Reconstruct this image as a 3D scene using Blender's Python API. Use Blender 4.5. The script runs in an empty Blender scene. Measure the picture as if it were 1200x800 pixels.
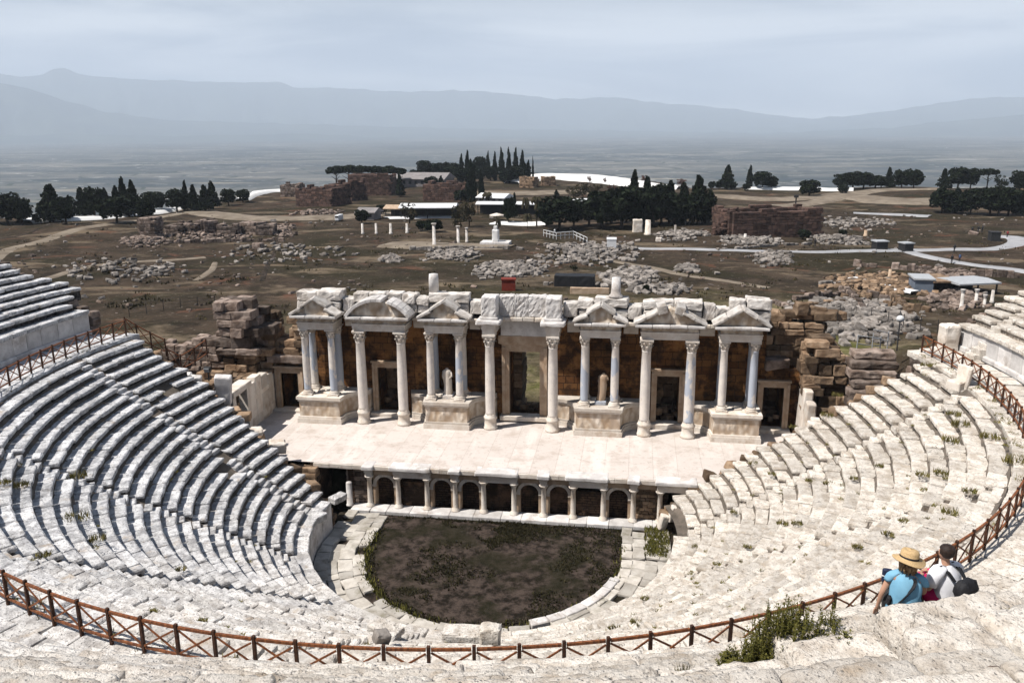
import bpy, math, random
from mathutils import Vector, Matrix, noise
random.seed(7)
R = math.radians
rnd = random.random
def U(a, b): return a + (b - a) * rnd()
scene = bpy.context.scene
COL = scene.collection

# ------------------------------------------------------------------ camera
CX, CY, CZ = 7.31865, -41.52875, 22.86123
YAW, PIT, ROLL, FPX = 0.14833, 0.25324, -0.00692, 985.8
ELL = 0.93728                      # x / y ratio of the auditorium
CAM = Vector((CX, CY, CZ))
FW = Vector((-math.sin(YAW) * math.cos(PIT), math.cos(YAW) * math.cos(PIT), -math.sin(PIT)))
RT = Vector((math.cos(YAW), math.sin(YAW), 0.0))
UP = RT.cross(FW)
R2 = RT * math.cos(ROLL) + UP * math.sin(ROLL)
U2 = UP * math.cos(ROLL) - RT * math.sin(ROLL)
cd = bpy.data.cameras.new('camera')
cam = bpy.data.objects.new('camera', cd)
COL.objects.link(cam)
M3 = Matrix((R2, U2, -FW)).transposed()
cam.matrix_world = Matrix.Translation(CAM) @ M3.to_4x4()
cd.sensor_width = 36.0
cd.lens = 36.0 * FPX / 1200.0
cd.clip_start = 0.1
cd.clip_end = 90000.0
scene.camera = cam

def ray(px, py):
    return (FW + R2 * ((px - 600.0) / FPX) + U2 * ((400.0 - py) / FPX)).normalized()

def lerp(a, b, t): return a + (b - a) * t
def clamp(x, a=0.0, b=1.0): return max(a, min(b, x))
def sstep(a, b, x):
    t = clamp((x - a) / (b - a)); return t * t * (3 - 2 * t)
def interp(tab, x):
    if x <= tab[0][0]: return tab[0][1]
    for (x0, y0), (x1, y1) in zip(tab, tab[1:]):
        if x <= x1: return y0 + (y1 - y0) * (x - x0) / (x1 - x0)
    return tab[-1][1]
def nz(x, y, z=0.0): return noise.noise(Vector((x, y, z)))

# ------------------------------------------------------------------ levels of the theatre
Z0 = 2.866                          # stage floor
YF = 11.485                         # column line of the stage front
YB = 13.4                           # face of the back wall
ZD, RD = 10.431, 25.493             # walkway between the two tiers, fence radius
NR, RUN, RISE = 20, 0.68, 0.425     # lower tier rows
RF0, ZR0 = 11.2, 2.15
RUP, ZUP = 28.1, 11.9               # upper tier wall
def bump(a):
    return 0.80 * sstep(-21, 3, a) * (1 - sstep(22, 40, a))
def zprof(r, adeg):
    sl = .5 + .16 * math.exp(-((adeg - 8) / 34.0) ** 2)
    z = ZUP + (min(r, 34.7) - RUP) * sl + max(0.0, r - 34.7) * 0.5 + bump(adeg)
    for hx, hy, hA in HUMPS:                              # higher preserved stretch of the rows where the visitors sit
        x, y = ep(r, adeg); z += hA * (1 - sstep(.9, 2.6, math.hypot(x - hx, y - hy)))
    return z
HUMPS = []
def zlow(r):
    if r < 10.4: return 0.0
    if r < RF0: return 1.8
    if r < 24.8: return ZR0 + (r - RF0) / RUN * RISE
    return ZD
def ep(r, a):                       # point of the auditorium, a from the -y axis, degrees
    return (ELL * r * math.sin(R(a)), -r * math.cos(R(a)))

def perch(px, py, t0):
    best = None
    for i in range(60):
        t_ = t0 - .4 + i * .8 / 60; v = ray(px, py); p = CAM + v * t_; r = math.hypot(p.x / ELL, p.y); a = math.degrees(math.atan2(p.x / ELL, -p.y))
        f = ((r - 28.72) / .66) % 1.0
        if best is None or abs(f - .42) < best[0]: best = (abs(f - .42), p, r, a)
    return best[1:]
PW, PM = perch(1057, 724, 13.0), perch(1107, 713, 13.1)
_h = []
for p_, r_, a_ in (PW, PM): _h.append((p_.x, p_.y, p_.z - zprof(r_, a_)))
_m = (_h[0][2] + _h[1][2]) / 2
HUMPS = [((_h[0][0] + _h[1][0]) / 2, (_h[0][1] + _h[1][1]) / 2, _m)]
def tread(r, a): return zprof(28.72 + .66 * math.floor((r - 28.72) / .66) + .33, a)
# ------------------------------------------------------------------ terrain
EDGEPX = [(-260, 262), (-100, 262), (0, 258), (60, 255), (140, 250), (220, 242), (290, 234), (300, 224), (390, 220), (480, 207), (560, 204), (640, 202), (700, 204), (760, 213), (800, 219), (860, 220), (1200, 221), (1500, 221)]
EDGE = []
for px_, py_ in EDGEPX:
    v_ = ray(px_, py_); h_ = math.hypot(v_.x, v_.y)
    EDGE.append((math.degrees(math.atan2(v_.x, v_.y)), (CZ + 2.6) / (-v_.z / h_)))
DBASE = [(0, 2.4), (70, 2.4), (85, 1.8), (130, 0.0), (200, -1.5), (300, -2.5), (460, -3.0)]
PLAIN = -180.0
def hterr(x, y):
    dx, dy = x - CX, y - CY
    d = math.hypot(dx, dy); az = math.degrees(math.atan2(dx, dy))
    z = interp(DBASE, d)
    f = sstep(75, 120, d)
    z += 0.22 * nz(x / 9, y / 9, 1.3) * (0.4 + f) + f * 0.9 * nz(x / 45, y / 45, 5.1)
    z += 5.2 * math.exp(-((x - 28) ** 2 / 60 + (y - 19) ** 2 / 55))
    z += 2.6 * math.exp(-((x + 31) ** 2 / 50 + (y - 14) ** 2 / 60))
    if y < 16 and d < 140:
        r = math.hypot(x / ELL, y)
        if r < 11: zc = -1.2
        elif r < 26: zc = -1.2 + (r - 11) * 0.62
        else: zc = 8.2 + max(0, min(r, 46) - 27.5) * 0.50
        if r < 26.5: t = sstep(2.0, 4.6, y)
        else: t = sstep(3.5, 10.0, y)
        z = lerp(zc, z, t)
        if abs(x) < 19.5 and y > 2.5: z = min(z, 2.0 if y > 6 else -1.0)
    D = interp(EDGE, az) + 6 * nz(x / 40, y / 40, 9.0)
    if d > D or dy < 0 and d > 120:
        if dy < 0: D = 120
        z = max(PLAIN, z - (d - D) * 0.5 * sstep(0, 14, d - D))
        z = max(z, PLAIN)
    return z
def at(px, py, dz=0.0):             # where the view through a spot of the photograph meets the ground
    v = ray(px, py); t = 62.0
    p = CAM + v * t
    while t < 2500:
        p = CAM + v * t
        if p.z < hterr(p.x, p.y) + dz: break
        d = math.hypot(p.x - CX, p.y - CY)
        if d > interp(EDGE, math.degrees(math.atan2(p.x - CX, p.y - CY))) - 7: break
        t += 0.35 + t * 0.0012
    return Vector((p.x, p.y, hterr(p.x, p.y)))
def atz(px, py, z):
    v = ray(px, py); t = (z - CZ) / v.z
    return CAM + v * t
def pxm(p): return FPX / (Vector(p) - CAM).dot(FW)   # photo pixels per metre there

# ------------------------------------------------------------------ mesh helpers
_topo = {}
def topo(n):
    if n in _topo: return _topo[n]
    a, b, c = n; idx = {}; vs = []
    for i in range(a + 1):
        for j in range(b + 1):
            for k in range(c + 1):
                if i in (0, a) or j in (0, b) or k in (0, c):
                    idx[(i, j, k)] = len(vs); vs.append((i, j, k))
    fs = []
    for j in range(b):
        for k in range(c):
            fs.append((idx[0, j, k], idx[0, j, k + 1], idx[0, j + 1, k + 1], idx[0, j + 1, k]))
            fs.append((idx[a, j, k], idx[a, j + 1, k], idx[a, j + 1, k + 1], idx[a, j, k + 1]))
    for i in range(a):
        for k in range(c):
            fs.append((idx[i, 0, k], idx[i + 1, 0, k], idx[i + 1, 0, k + 1], idx[i, 0, k + 1]))
            fs.append((idx[i, b, k], idx[i, b, k + 1], idx[i + 1, b, k + 1], idx[i + 1, b, k]))
    for i in range(a):
        for j in range(b):
            fs.append((idx[i, j, 0], idx[i, j + 1, 0], idx[i + 1, j + 1, 0], idx[i + 1, j, 0]))
            fs.append((idx[i, j, c], idx[i + 1, j, c], idx[i + 1, j + 1, c], idx[i, j + 1, c]))
    _topo[n] = (vs, fs)
    return _topo[n]
def _par(n, size, bev):
    if n < 3: return [i / n for i in range(n + 1)]
    e = min(0.3, bev / max(size, 1e-6))
    return [0.0] + [e + (1 - 2 * e) * i / (n - 2) for i in range(n - 1)] + [1.0]

class MB:
    def __init__(s): s.v = []; s.f = []; s.e = []
    def add(s, vs, fs):
        o = len(s.v); s.v += [tuple(v) for v in vs]; s.f += [tuple(i + o for i in f) for f in fs]
    def box(s, x0, x1, y0, y1, z0, z1):
        s.add([(x0, y0, z0), (x1, y0, z0), (x1, y1, z0), (x0, y1, z0), (x0, y0, z1), (x1, y0, z1), (x1, y1, z1), (x0, y1, z1)],
              [(0, 3, 2, 1), (4, 5, 6, 7), (0, 1, 5, 4), (1, 2, 6, 5), (2, 3, 7, 6), (3, 0, 4, 7)])
    def blk(s, c, size, ang=0.0, tilt=(0.0, 0.0), n=(3, 3, 3), bev=0.05, jit=0.02, fr=1.7, jit2=0.0, rot=None):
        vs, fs = topo(n)
        P = [_par(n[i], size[i], bev) for i in range(3)]
        Mx = rot if rot is not None else (Matrix.Rotation(ang, 3, 'Z') @ Matrix.Rotation(tilt[0], 3, 'X') @ Matrix.Rotation(tilt[1], 3, 'Y'))
        c = Vector(c); off = Vector((U(0, 90), U(0, 90), U(0, 90))); out = []
        for t in vs:
            ex = [1 if (t[i] == 0 or t[i] == n[i]) else 0 for i in range(3)]
            cnt = sum(ex); q = []
            for i in range(3):
                u = (P[i][t[i]] - 0.5) * size[i]
                if ex[i] and cnt >= 2:
                    k = bev * (0.5 if cnt == 2 else 0.7) * (0.35 + 1.3 * abs(noise.noise(Vector((t[0] * .7, t[1] * .7, t[2] * .7)) + off)))
                    u -= math.copysign(min(k, size[i] * .3), u)
                q.append(u)
            q = Vector(q)
            if jit: q += noise.noise_vector(q * fr + off) * jit
            if jit2: q += noise.noise_vector(q * fr * 4.3 + off) * jit2
            out.append(Mx @ q + c)
        s.add(out, fs)
    def lathe(s, c, prof, seg=16, jit=0.0):
        o = len(s.v); c = Vector(c)
        for (r, z) in prof:
            for i in range(seg):
                a = 2 * math.pi * i / seg
                rr = r * (1 + jit * nz(a * 2, z * 3, c.x))
                s.v.append((c.x + rr * math.cos(a), c.y + rr * math.sin(a), c.z + z))
        for j in range(len(prof) - 1):
            for i in range(seg):
                a = o + j * seg + i; b = o + j * seg + (i + 1) % seg
                s.f.append((a, b, b + seg, a + seg))
        s.f.append(tuple(o + (len(prof) - 1) * seg + i for i in range(seg)))
        s.f.append(tuple(o + seg - 1 - i for i in range(seg)))
    def tube(s, pts, rad, seg=6):
        pts = [Vector(p) for p in pts]; o = len(s.v)
        rads = rad if isinstance(rad, (list, tuple)) else [rad] * len(pts)
        for i, p in enumerate(pts):
            d = (pts[min(i + 1, len(pts) - 1)] - pts[max(i - 1, 0)]).normalized()
            a = d.cross(Vector((0, 0, 1)))
            if a.length < 1e-3: a = d.cross(Vector((1, 0, 0)))
            a.normalize(); b = d.cross(a)
            for k in range(seg):
                t = 2 * math.pi * k / seg
                s.v.append(tuple(p + (a * math.cos(t) + b * math.sin(t)) * rads[i]))
        for i in range(len(pts) - 1):
            for k in range(seg):
                a = o + i * seg + k; b = o + i * seg + (k + 1) % seg
                s.f.append((a, b, b + seg, a + seg))
        s.f.append(tuple(o + seg - 1 - k for k in range(seg)))
        s.f.append(tuple(o + (len(pts) - 1) * seg + k for k in range(seg)))
    def bar(s, p, q, w, h):
        p, q = Vector(p), Vector(q); d = (q - p).normalized()
        a = d.cross(Vector((0, 0, 1)))
        if a.length < 1e-3: a = Vector((1, 0, 0))
        a.normalize(); b = a.cross(d)
        vs = []
        for e in (p, q):
            for i, j in ((-1, -1), (1, -1), (1, 1), (-1, 1)): vs.append(e + a * (i * w / 2) + b * (j * h / 2))
        s.add(vs, [(0, 1, 2, 3), (7, 6, 5, 4), (0, 4, 5, 1), (1, 5, 6, 2), (2, 6, 7, 3), (3, 7, 4, 0)])
    def prism_y(s, poly, y0, y1):   # outline in x, z pushed from y0 to y1
        n = len(poly)
        s.add([(x, y0, z) for x, z in poly] + [(x, y1, z) for x, z in poly],
              [tuple(range(n)), tuple(range(2 * n - 1, n - 1, -1))] + [(i, i + n, (i + 1) % n + n, (i + 1) % n) for i in range(n)])
    def prism_z(s, poly, z0, z1):
        n = len(poly)
        s.add([(x, y, z0) for x, y in poly] + [(x, y, z1) for x, y in poly],
              [tuple(range(n - 1, -1, -1)), tuple(range(n, 2 * n))] + [(i, (i + 1) % n, (i + 1) % n + n, i + n) for i in range(n)])
    def build(s, name, m, parent=None, smooth=False):
        me = bpy.data.meshes.new(name)
        me.from_pydata([tuple(v) for v in s.v], s.e, s.f); me.update()
        if smooth: me.polygons.foreach_set('use_smooth', [True] * len(me.polygons))
        o = bpy.data.objects.new(name, me); COL.objects.link(o)
        if m: me.materials.append(m)
        if parent:
            o.parent = parent; o.location = -wloc(parent)
        return o
def wloc(o):
    l = Vector(o.location); p = o.parent
    while p: l += Vector(p.location); p = p.parent
    return l
def tag(o, label=None, cat=None, group=None, kind=None):
    if label: o['label'] = label
    if cat: o['category'] = cat
    if group: o['group'] = group
    if kind: o['kind'] = kind
    elif cat: o['kind'] = 'thing'
    return o
def thing(name, label, cat, loc=(0, 0, 0), group=None):
    o = bpy.data.objects.new(name, None); COL.objects.link(o); o.location = loc
    o.empty_display_size = 0.2
    return tag(o, label, cat, group, 'thing')
def copy_tree(o, parent=None):
    c = o.copy(); COL.objects.link(c)
    if parent: c.parent = parent
    for ch in list(o.children): copy_tree(ch, c)
    return c

# ------------------------------------------------------------------ materials
class NT:
    def __init__(s, name):
        s.m = bpy.data.materials.new(name); s.m.use_nodes = True
        s.t = s.m.node_tree; s.t.nodes.clear()
        s.out = s.t.nodes.new('ShaderNodeOutputMaterial')
        s.b = s.t.nodes.new('ShaderNodeBsdfPrincipled')
        s.t.links.new(s.b.outputs[0], s.out.inputs[0])
        s.g = s.t.nodes.new('ShaderNodeNewGeometry')
        s.pos = s.g.outputs['Position']
    def n(s, k, **kw):
        o = s.t.nodes.new(k)
        for a, v in kw.items(): setattr(o, a, v)
        return o
    def put(s, inp, v):
        if isinstance(v, bpy.types.NodeSocket): s.t.links.new(v, inp)
        elif isinstance(v, (tuple, list)) and len(v) == 3 and inp.type == 'RGBA': inp.default_value = (*v, 1)
        else: inp.default_value = v
    def vec(s, scale=(1, 1, 1), rot=(0, 0, 0), src=None, loc=(0, 0, 0)):
        mp = s.n('ShaderNodeMapping'); s.put(mp.inputs[0], src or s.pos)
        mp.inputs['Scale'].default_value = scale; mp.inputs['Rotation'].default_value = rot; mp.inputs['Location'].default_value = loc
        return mp.outputs[0]
    def noise(s, sc, detail=4, rough=.55, dist=0.0, src=None, w=None):
        o = s.n('ShaderNodeTexNoise'); s.put(o.inputs['Vector'], src or s.pos)
        o.inputs['Scale'].default_value = sc; o.inputs['Detail'].default_value = detail
        o.inputs['Roughness'].default_value = rough; o.inputs['Distortion'].default_value = dist
        return o.outputs['Fac']
    def vor(s, sc, src=None, feat='F1', out='Distance'):
        o = s.n('ShaderNodeTexVoronoi', feature=feat); s.put(o.inputs['Vector'], src or s.pos); o.inputs['Scale'].default_value = sc
        return o.outputs[out]
    def ramp(s, f, a, b, c0=0.0, c1=1.0):
        o = s.n('ShaderNodeMapRange', interpolation_type='SMOOTHSTEP'); s.put(o.inputs[0], f)
        for i, v in enumerate((a, b, c0, c1)): s.put(o.inputs[1 + i], v)
        return o.outputs[0]
    def mix(s, f, a, b, mode='MIX'):
        o = s.n('ShaderNodeMix', data_type='RGBA', blend_type=mode)
        s.put(o.inputs[0], f); s.put(o.inputs[6], a); s.put(o.inputs[7], b)
        return o.outputs[2]
    def math(s, op, a, b=0.0, c=0.0):
        o = s.n('ShaderNodeMath', operation=op); s.put(o.inputs[0], a); s.put(o.inputs[1], b); s.put(o.inputs[2], c)
        return o.outputs[0]
    def sep(s, src=None):
        o = s.n('ShaderNodeSeparateXYZ'); s.put(o.inputs[0], src or s.pos); return o.outputs
    def island(s): return s.g.outputs['Random Per Island']
    def vary(s, col, lo, hi, f=None):
        v = s.ramp(f if f is not None else s.island(), 0, 1, lo, hi)
        o = s.n('ShaderNodeVectorMath', operation='SCALE'); s.put(o.inputs[0], col); s.put(o.inputs['Scale'], v)
        return o.outputs[0]
    def bump(s, h, dist=0.03, strength=1.0):
        o = s.n('ShaderNodeBump'); o.inputs['Distance'].default_value = dist; o.inputs['Strength'].default_value = strength
        s.put(o.inputs['Height'], h); s.put(s.b.inputs['Normal'], o.outputs[0])
    def done(s, col, rough=.9, spec=.2):
        s.put(s.b.inputs['Base Color'], col); s.put(s.b.inputs['Roughness'], rough)
        s.b.inputs['Specular IOR Level'].default_value = spec
        return s.m

def m_seat(name, fine=1.0, scale=1.0):
    t = NT(name)
    big = t.noise(.5, 3); med = t.noise(2.3, 6, .65); fin = t.noise(11 * fine, 6, .68); pit = t.vor(8 * fine)
    x = t.sep()[0]
    west = t.ramp(t.math('MULTIPLY_ADD', big, 14.0, x), -9, 12)             # greyer, lichen-grown western half, creamier eastern half
    grey = t.mix(t.ramp(med, .36, .60), (.36, .36, .375), (.72, .715, .72))
    warm = t.mix(t.ramp(med, .34, .60), (.52, .45, .375), (.77, .71, .635))
    c = t.mix(west, grey, warm)
    c = t.vary(c, .80, 1.08)
    c = t.mix(t.math('MULTIPLY', t.ramp(fin, .53, .66), t.ramp(west, 0, 1, .85, .55)), c, (.15, .135, .13))
    c = t.mix(t.ramp(t.noise(1.3, 5, .65), .57, .72, 0, .55), c, (.43, .33, .23))
    c = t.mix(t.ramp(t.noise(27 * fine, 4, .7), .57, .70, 0, .75), c, (.09, .08, .075))
    c = t.mix(t.ramp(pit, .0, .20, .75, 0.0), c, (.09, .075, .065))
    wv = t.n('ShaderNodeVectorMath', operation='ADD'); nv = t.n('ShaderNodeTexNoise'); nv.inputs['Scale'].default_value = 1.7; nv.inputs['Detail'].default_value = 4; t.put(nv.inputs['Vector'], t.pos)
    t.put(wv.inputs[0], t.pos); t.put(wv.inputs[1], nv.outputs['Color'])
    crack = t.vor(.9 * fine, src=wv.outputs[0], feat='DISTANCE_TO_EDGE')
    c = t.mix(t.math('MULTIPLY', t.ramp(crack, .003, .014, .7, 0), t.ramp(big, .50, .60)), c, (.10, .085, .07))
    t.bump(t.math('ADD', t.math('ADD', t.math('MULTIPLY', fin, .9), t.ramp(crack, 0, .02, 0, .15)), t.math('ADD', med, t.ramp(pit, 0, .3, 0, .5))), .06 * scale, 1.0)
    return t.done(c, .92)
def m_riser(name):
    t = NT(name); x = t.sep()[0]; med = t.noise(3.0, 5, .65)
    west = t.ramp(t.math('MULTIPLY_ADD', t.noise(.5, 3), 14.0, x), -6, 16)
    c = t.mix(west, t.mix(t.ramp(med, .38, .62), (.016, .015, .016), (.11, .10, .098)), t.mix(t.ramp(med, .38, .62), (.20, .155, .12), (.56, .49, .42)))  # riser shade put into the colour: near-black in the west, pale in the east
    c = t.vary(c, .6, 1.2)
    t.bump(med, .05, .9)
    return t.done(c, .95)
def m_plainstone(name, a, b, stain, sa=.55, var=(.8, 1.12), bumpd=.03, sc=1.0):
    t = NT(name)
    med = t.noise(1.6 * sc, 5, .6); fin = t.noise(9 * sc, 6, .65)
    c = t.mix(t.ramp(med, .35, .65), a, b)
    c = t.vary(c, *var)
    c = t.mix(t.ramp(t.noise(.9 * sc, 5, .65), .52, .70, 0, sa), c, stain)
    c = t.mix(t.ramp(fin, .60, .74, 0, .6), c, tuple(v * .35 for v in stain))
    t.bump(t.math('ADD', med, t.math('MULTIPLY', fin, .5)), bumpd, .8)
    return t.done(c, .9)
def m_carved(name):
    t = NT(name)
    med = t.noise(1.6, 5, .6); rel = t.vor(3.2, src=t.vec((1, 1, .55)), feat='SMOOTH_F1')
    c = t.mix(t.ramp(med, .35, .65), (.70, .62, .53), (.55, .44, .33))
    c = t.mix(t.ramp(rel, .30, .62, 0, .55), c, (.28, .17, .09))
    t.bump(t.math('MULTIPLY', rel, -1.0), .12, 1.0)
    return t.done(c, .88)
def m_ashlar(name, a, b, dark, bw=.95, bh=.48):
    t = NT(name)
    p = t.sep(); cv = t.n('ShaderNodeCombineXYZ')
    wob = t.math('MULTIPLY', t.noise(1.3, 3), .16)
    t.put(cv.inputs[0], t.math('ADD', t.math('ADD', p[0], p[1]), wob)); t.put(cv.inputs[1], t.math('ADD', p[2], wob))
    br = t.n('ShaderNodeTexBrick'); t.put(br.inputs['Vector'], cv.outputs[0])
    br.squash = .62; br.squash_frequency = 3; br.offset = .37
    br.inputs['Scale'].default_value = 1.0; br.inputs['Mortar Size'].default_value = .022; br.inputs['Mortar Smooth'].default_value = .4
    br.inputs['Brick Width'].default_value = bw; br.inputs['Row Height'].default_value = bh
    br.inputs['Color1'].default_value = (*a, 1); br.inputs['Color2'].default_value = (*b, 1); br.inputs['Mortar'].default_value = (.012, .008, .006, 1)
    fin = t.noise(7, 6, .7)
    c = t.mix(t.ramp(t.noise(.55, 5, .65, src=t.vec(loc=(5, 2, 9))), .50, .62, 0, .85), br.outputs['Color'], tuple(min(1, v * 1.75) for v in b))
    c = t.mix(t.ramp(t.noise(.75, 6, .7), .44, .60, 0, .92), c, dark)
    c = t.mix(t.ramp(fin, .54, .72, 0, .7), c, tuple(v * .3 for v in dark))
    t.bump(t.math('ADD', t.math('MULTIPLY', br.outputs['Fac'], -1.2), t.math('MULTIPLY', fin, .7)), .05, .9)
    return t.done(c, .93)
def m_column(name, blue, seed):
    t = NT(name)
    v = t.vec((.9, .9, .55), loc=(seed, 0, seed))
    f = t.noise(1.1, 3, .5, src=v)
    c = t.mix(t.ramp(t.noise(3.0, 5, .6), .35, .65), (.76, .70, .635), (.66, .61, .57))
    c = t.mix(t.ramp(f, .56 - blue, .60 - blue), c, (.44, .475, .54))
    c = t.mix(t.ramp(t.noise(5, 5, .7, src=t.vec((1, 1, .3))), .58, .72, 0, .6), c, (.30, .24, .19))
    t.bump(t.noise(8, 5, .7), .02, .7)
    return t.done(c, .7)
def m_floor(name):
    t = NT(name)
    br = t.n('ShaderNodeTexBrick'); t.put(br.inputs['Vector'], t.vec(rot=(0, 0, R(90)), loc=(0.3, 0, 0)))
    br.inputs['Scale'].default_value = 1; br.inputs['Brick Width'].default_value = 3.1; br.inputs['Row Height'].default_value = 1.45
    br.inputs['Mortar Size'].default_value = .012; br.inputs['Mortar Smooth'].default_value = .5
    br.inputs['Color1'].default_value = (.68, .61, .565, 1); br.inputs['Color2'].default_value = (.61, .545, .50, 1); br.inputs['Mortar'].default_value = (.44, .38, .33, 1)
    c = t.mix(t.ramp(t.noise(.7, 6, .7), .46, .68, 0, .65), br.outputs['Color'], (.45, .375, .32))
    c = t.mix(t.ramp(t.noise(.55, 3, .5, src=t.vec((1.6, .22, 1))), .55, .66, 0, .5), c, (.75, .69, .645))
    c = t.mix(t.ramp(t.noise(4, 6, .75), .54, .70, 0, .7), c, (.33, .27, .225))
    t.bump(t.math('ADD', t.noise(3, 5), t.math('MULTIPLY', br.outputs['Fac'], -.5)), .02, .6)
    return t.done(c, .75)
def m_paving(name):
    t = NT(name)
    w = t.n('ShaderNodeVectorMath', operation='ADD'); t.put(w.inputs[0], t.pos)
    nv = t.n('ShaderNodeTexNoise'); nv.inputs['Scale'].default_value = 1.1; t.put(nv.inputs['Vector'], t.pos); t.put(w.inputs[1], nv.outputs['Color'])
    e = t.vor(1.25, src=w.outputs[0], feat='DISTANCE_TO_EDGE'); cell = t.vor(1.25, src=w.outputs[0], out='Color')
    c = t.mix(t.ramp(t.noise(3, 5, .65), .35, .65), (.42, .38, .33), (.54, .50, .45))
    o = t.n('ShaderNodeSeparateXYZ'); t.put(o.inputs[0], cell)
    c = t.vary(c, .82, 1.08, o.outputs[0])
    c = t.mix(t.ramp(e, .012, .05, 1, 0), c, (.10, .095, .05))
    c = t.mix(t.ramp(t.noise(9, 5, .7), .6, .75, 0, .5), c, (.2, .18, .14))
    t.bump(t.math('ADD', t.ramp(e, 0, .06), t.math('MULTIPLY', t.noise(8, 5), .5)), .05, .9)
    return t.done(c, .9)
def m_soil(name):
    t = NT(name)
    big = t.noise(.35, 4, .6); med = t.noise(1.6, 6, .7); fin = t.noise(9, 5, .7)
    c = t.mix(t.ramp(med, .38, .62), (.016, .013, .010), (.080, .060, .050))
    c = t.mix(t.ramp(big, .46, .60, 0, .75), c, (.020, .019, .010))
    c = t.mix(t.ramp(fin, .62, .74, 0, .55), c, (.16, .13, .11))
    t.bump(t.math('ADD', med, t.math('MULTIPLY', fin, .6)), .12, 1.0)
    return t.done(c, .98, .05)
def m_ground():
    t = NT('ground_earth_and_fields')
    p = t.sep(); z = p[2]
    # the plateau round the ruins
    b1 = t.noise(.03, 6, .62, .6); b2 = t.noise(.16, 7, .7, .4); b3 = t.noise(1.3, 6, .72); b4 = t.noise(.42, 6, .7, .3)
    c = t.mix(t.ramp(b2, .36, .62), (.026, .020, .014), (.062, .045, .032))
    c = t.mix(t.ramp(b1, .46, .58, 0, .75), c, (.026, .023, .012))
    c = t.mix(t.ramp(t.noise(.06, 6, .65, .5, src=t.vec((.8, 1.5, 1), loc=(7, 3, 0))), .53, .64, 0, .8), c, (.17, .13, .09))
    c = t.mix(t.ramp(t.noise(.09, 5, .65, .8, src=t.vec((1, 1.3, 1), loc=(40, 9, 0))), .58, .68, 0, .7), c, (.13, .062, .040))
    c = t.mix(t.ramp(b4, .55, .66, 0, .7), c, (.018, .017, .008))
    near = t.math('MULTIPLY', t.ramp(p[1], 17, 24), t.ramp(t.math('MULTIPLY_ADD', b1, 60.0, p[1]), 70, 112, 1, 0))
    near = t.math('MULTIPLY', near, t.math('MULTIPLY', t.ramp(t.math('MULTIPLY_ADD', b4, 20.0, p[0]), -30, -4), t.ramp(t.math('MULTIPLY_ADD', b4, 14.0, p[0]), 52, 34)))
    dry = t.mix(t.ramp(b2, .38, .60), (.10, .10, .032), (.30, .245, .145))
    dry = t.mix(t.ramp(b4, .50, .64, 0, .7), dry, (.055, .050, .022))
    c = t.mix(t.math('MULTIPLY', near, t.ramp(t.noise(.07, 6, .65), .40, .56, .15, .95)), c, dry)
    c = t.mix(t.ramp(b3, .58, .70, 0, .7), c, (.26, .22, .18))
    c = t.mix(t.ramp(b3, .44, .30, 0, .75), c, (.012, .011, .006))
    # the cultivated plain far below
    br = t.n('ShaderNodeTexBrick')
    wv = t.n('ShaderNodeTexNoise'); wv.inputs['Scale'].default_value = .0009; t.put(wv.inputs['Vector'], t.pos)
    vs = t.n('ShaderNodeVectorMath', operation='MULTIPLY_ADD'); t.put(vs.inputs[0], wv.outputs['Color']); vs.inputs[1].default_value = (900, 900, 0); t.put(vs.inputs[2], t.pos)
    t.put(br.inputs['Vector'], t.vec((1, 1, 0), rot=(0, 0, R(-14)), src=vs.outputs[0]))
    br.inputs['Scale'].default_value = 1; br.inputs['Brick Width'].default_value = 420; br.inputs['Row Height'].default_value = 190; br.inputs['Mortar Size'].default_value = 9
    br.inputs['Color1'].default_value = (.165, .155, .135, 1); br.inputs['Color2'].default_value = (.018, .028, .028, 1); br.inputs['Mortar'].default_value = (.02, .03, .016, 1)
    f = t.mix(t.ramp(t.noise(.0022, 4, .6, src=t.vec((.45, 1.3, 1))), .44, .62, 0, .7), br.outputs['Color'], (.022, .032, .036))
    f = t.mix(t.ramp(t.noise(.004, 5, .65, src=t.vec((.35, 1.6, 1), loc=(500, 0, 0))), .60, .68, 0, .8), f, (.25, .22, .17))
    f = t.mix(t.ramp(t.noise(.011, 4, .7), .56, .66, 0, .85), f, (.012, .020, .012))
    f = t.mix(t.ramp(t.noise(.02, 3, .6, src=t.vec((.5, 1.6, 1), loc=(9, 77, 0))), .64, .70, 0, .9), f, (.60, .58, .54))
    c = t.mix(t.ramp(z, -60, -10), f, c)
    t.bump(t.math('ADD', b3, t.math('MULTIPLY', b2, 2.0)), .18, .9)
    return t.done(c, .97, .05)
def m_flat(name, a, b, sc=3.0, rough=.8, spec=.3, bumpd=.0, var=None):
    t = NT(name); c = t.mix(t.ramp(t.noise(sc, 5, .6), .35, .65), a, b)
    if var: c = t.vary(c, *var)
    if bumpd: t.bump(t.noise(sc * 2, 5, .6), bumpd, .8)
    return t.done(c, rough, spec)
def m_wood():
    t = NT('weathered_red_brown_wood')
    g = t.noise(14, 4, .6, src=t.vec((1, 1, .25)))
    c = t.mix(t.ramp(g, .35, .65), (.11, .035, .012), (.27, .095, .032))
    c = t.vary(c, .75, 1.15); t.bump(g, .004, .6)
    return t.done(c, .6, .35)
def m_leaf(name, a, b):
    t = NT(name); c = t.mix(t.island(), a, b)
    c = t.vary(c, .6, 1.3, t.noise(.7, 3))
    return t.done(c, .8, .1)

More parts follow.
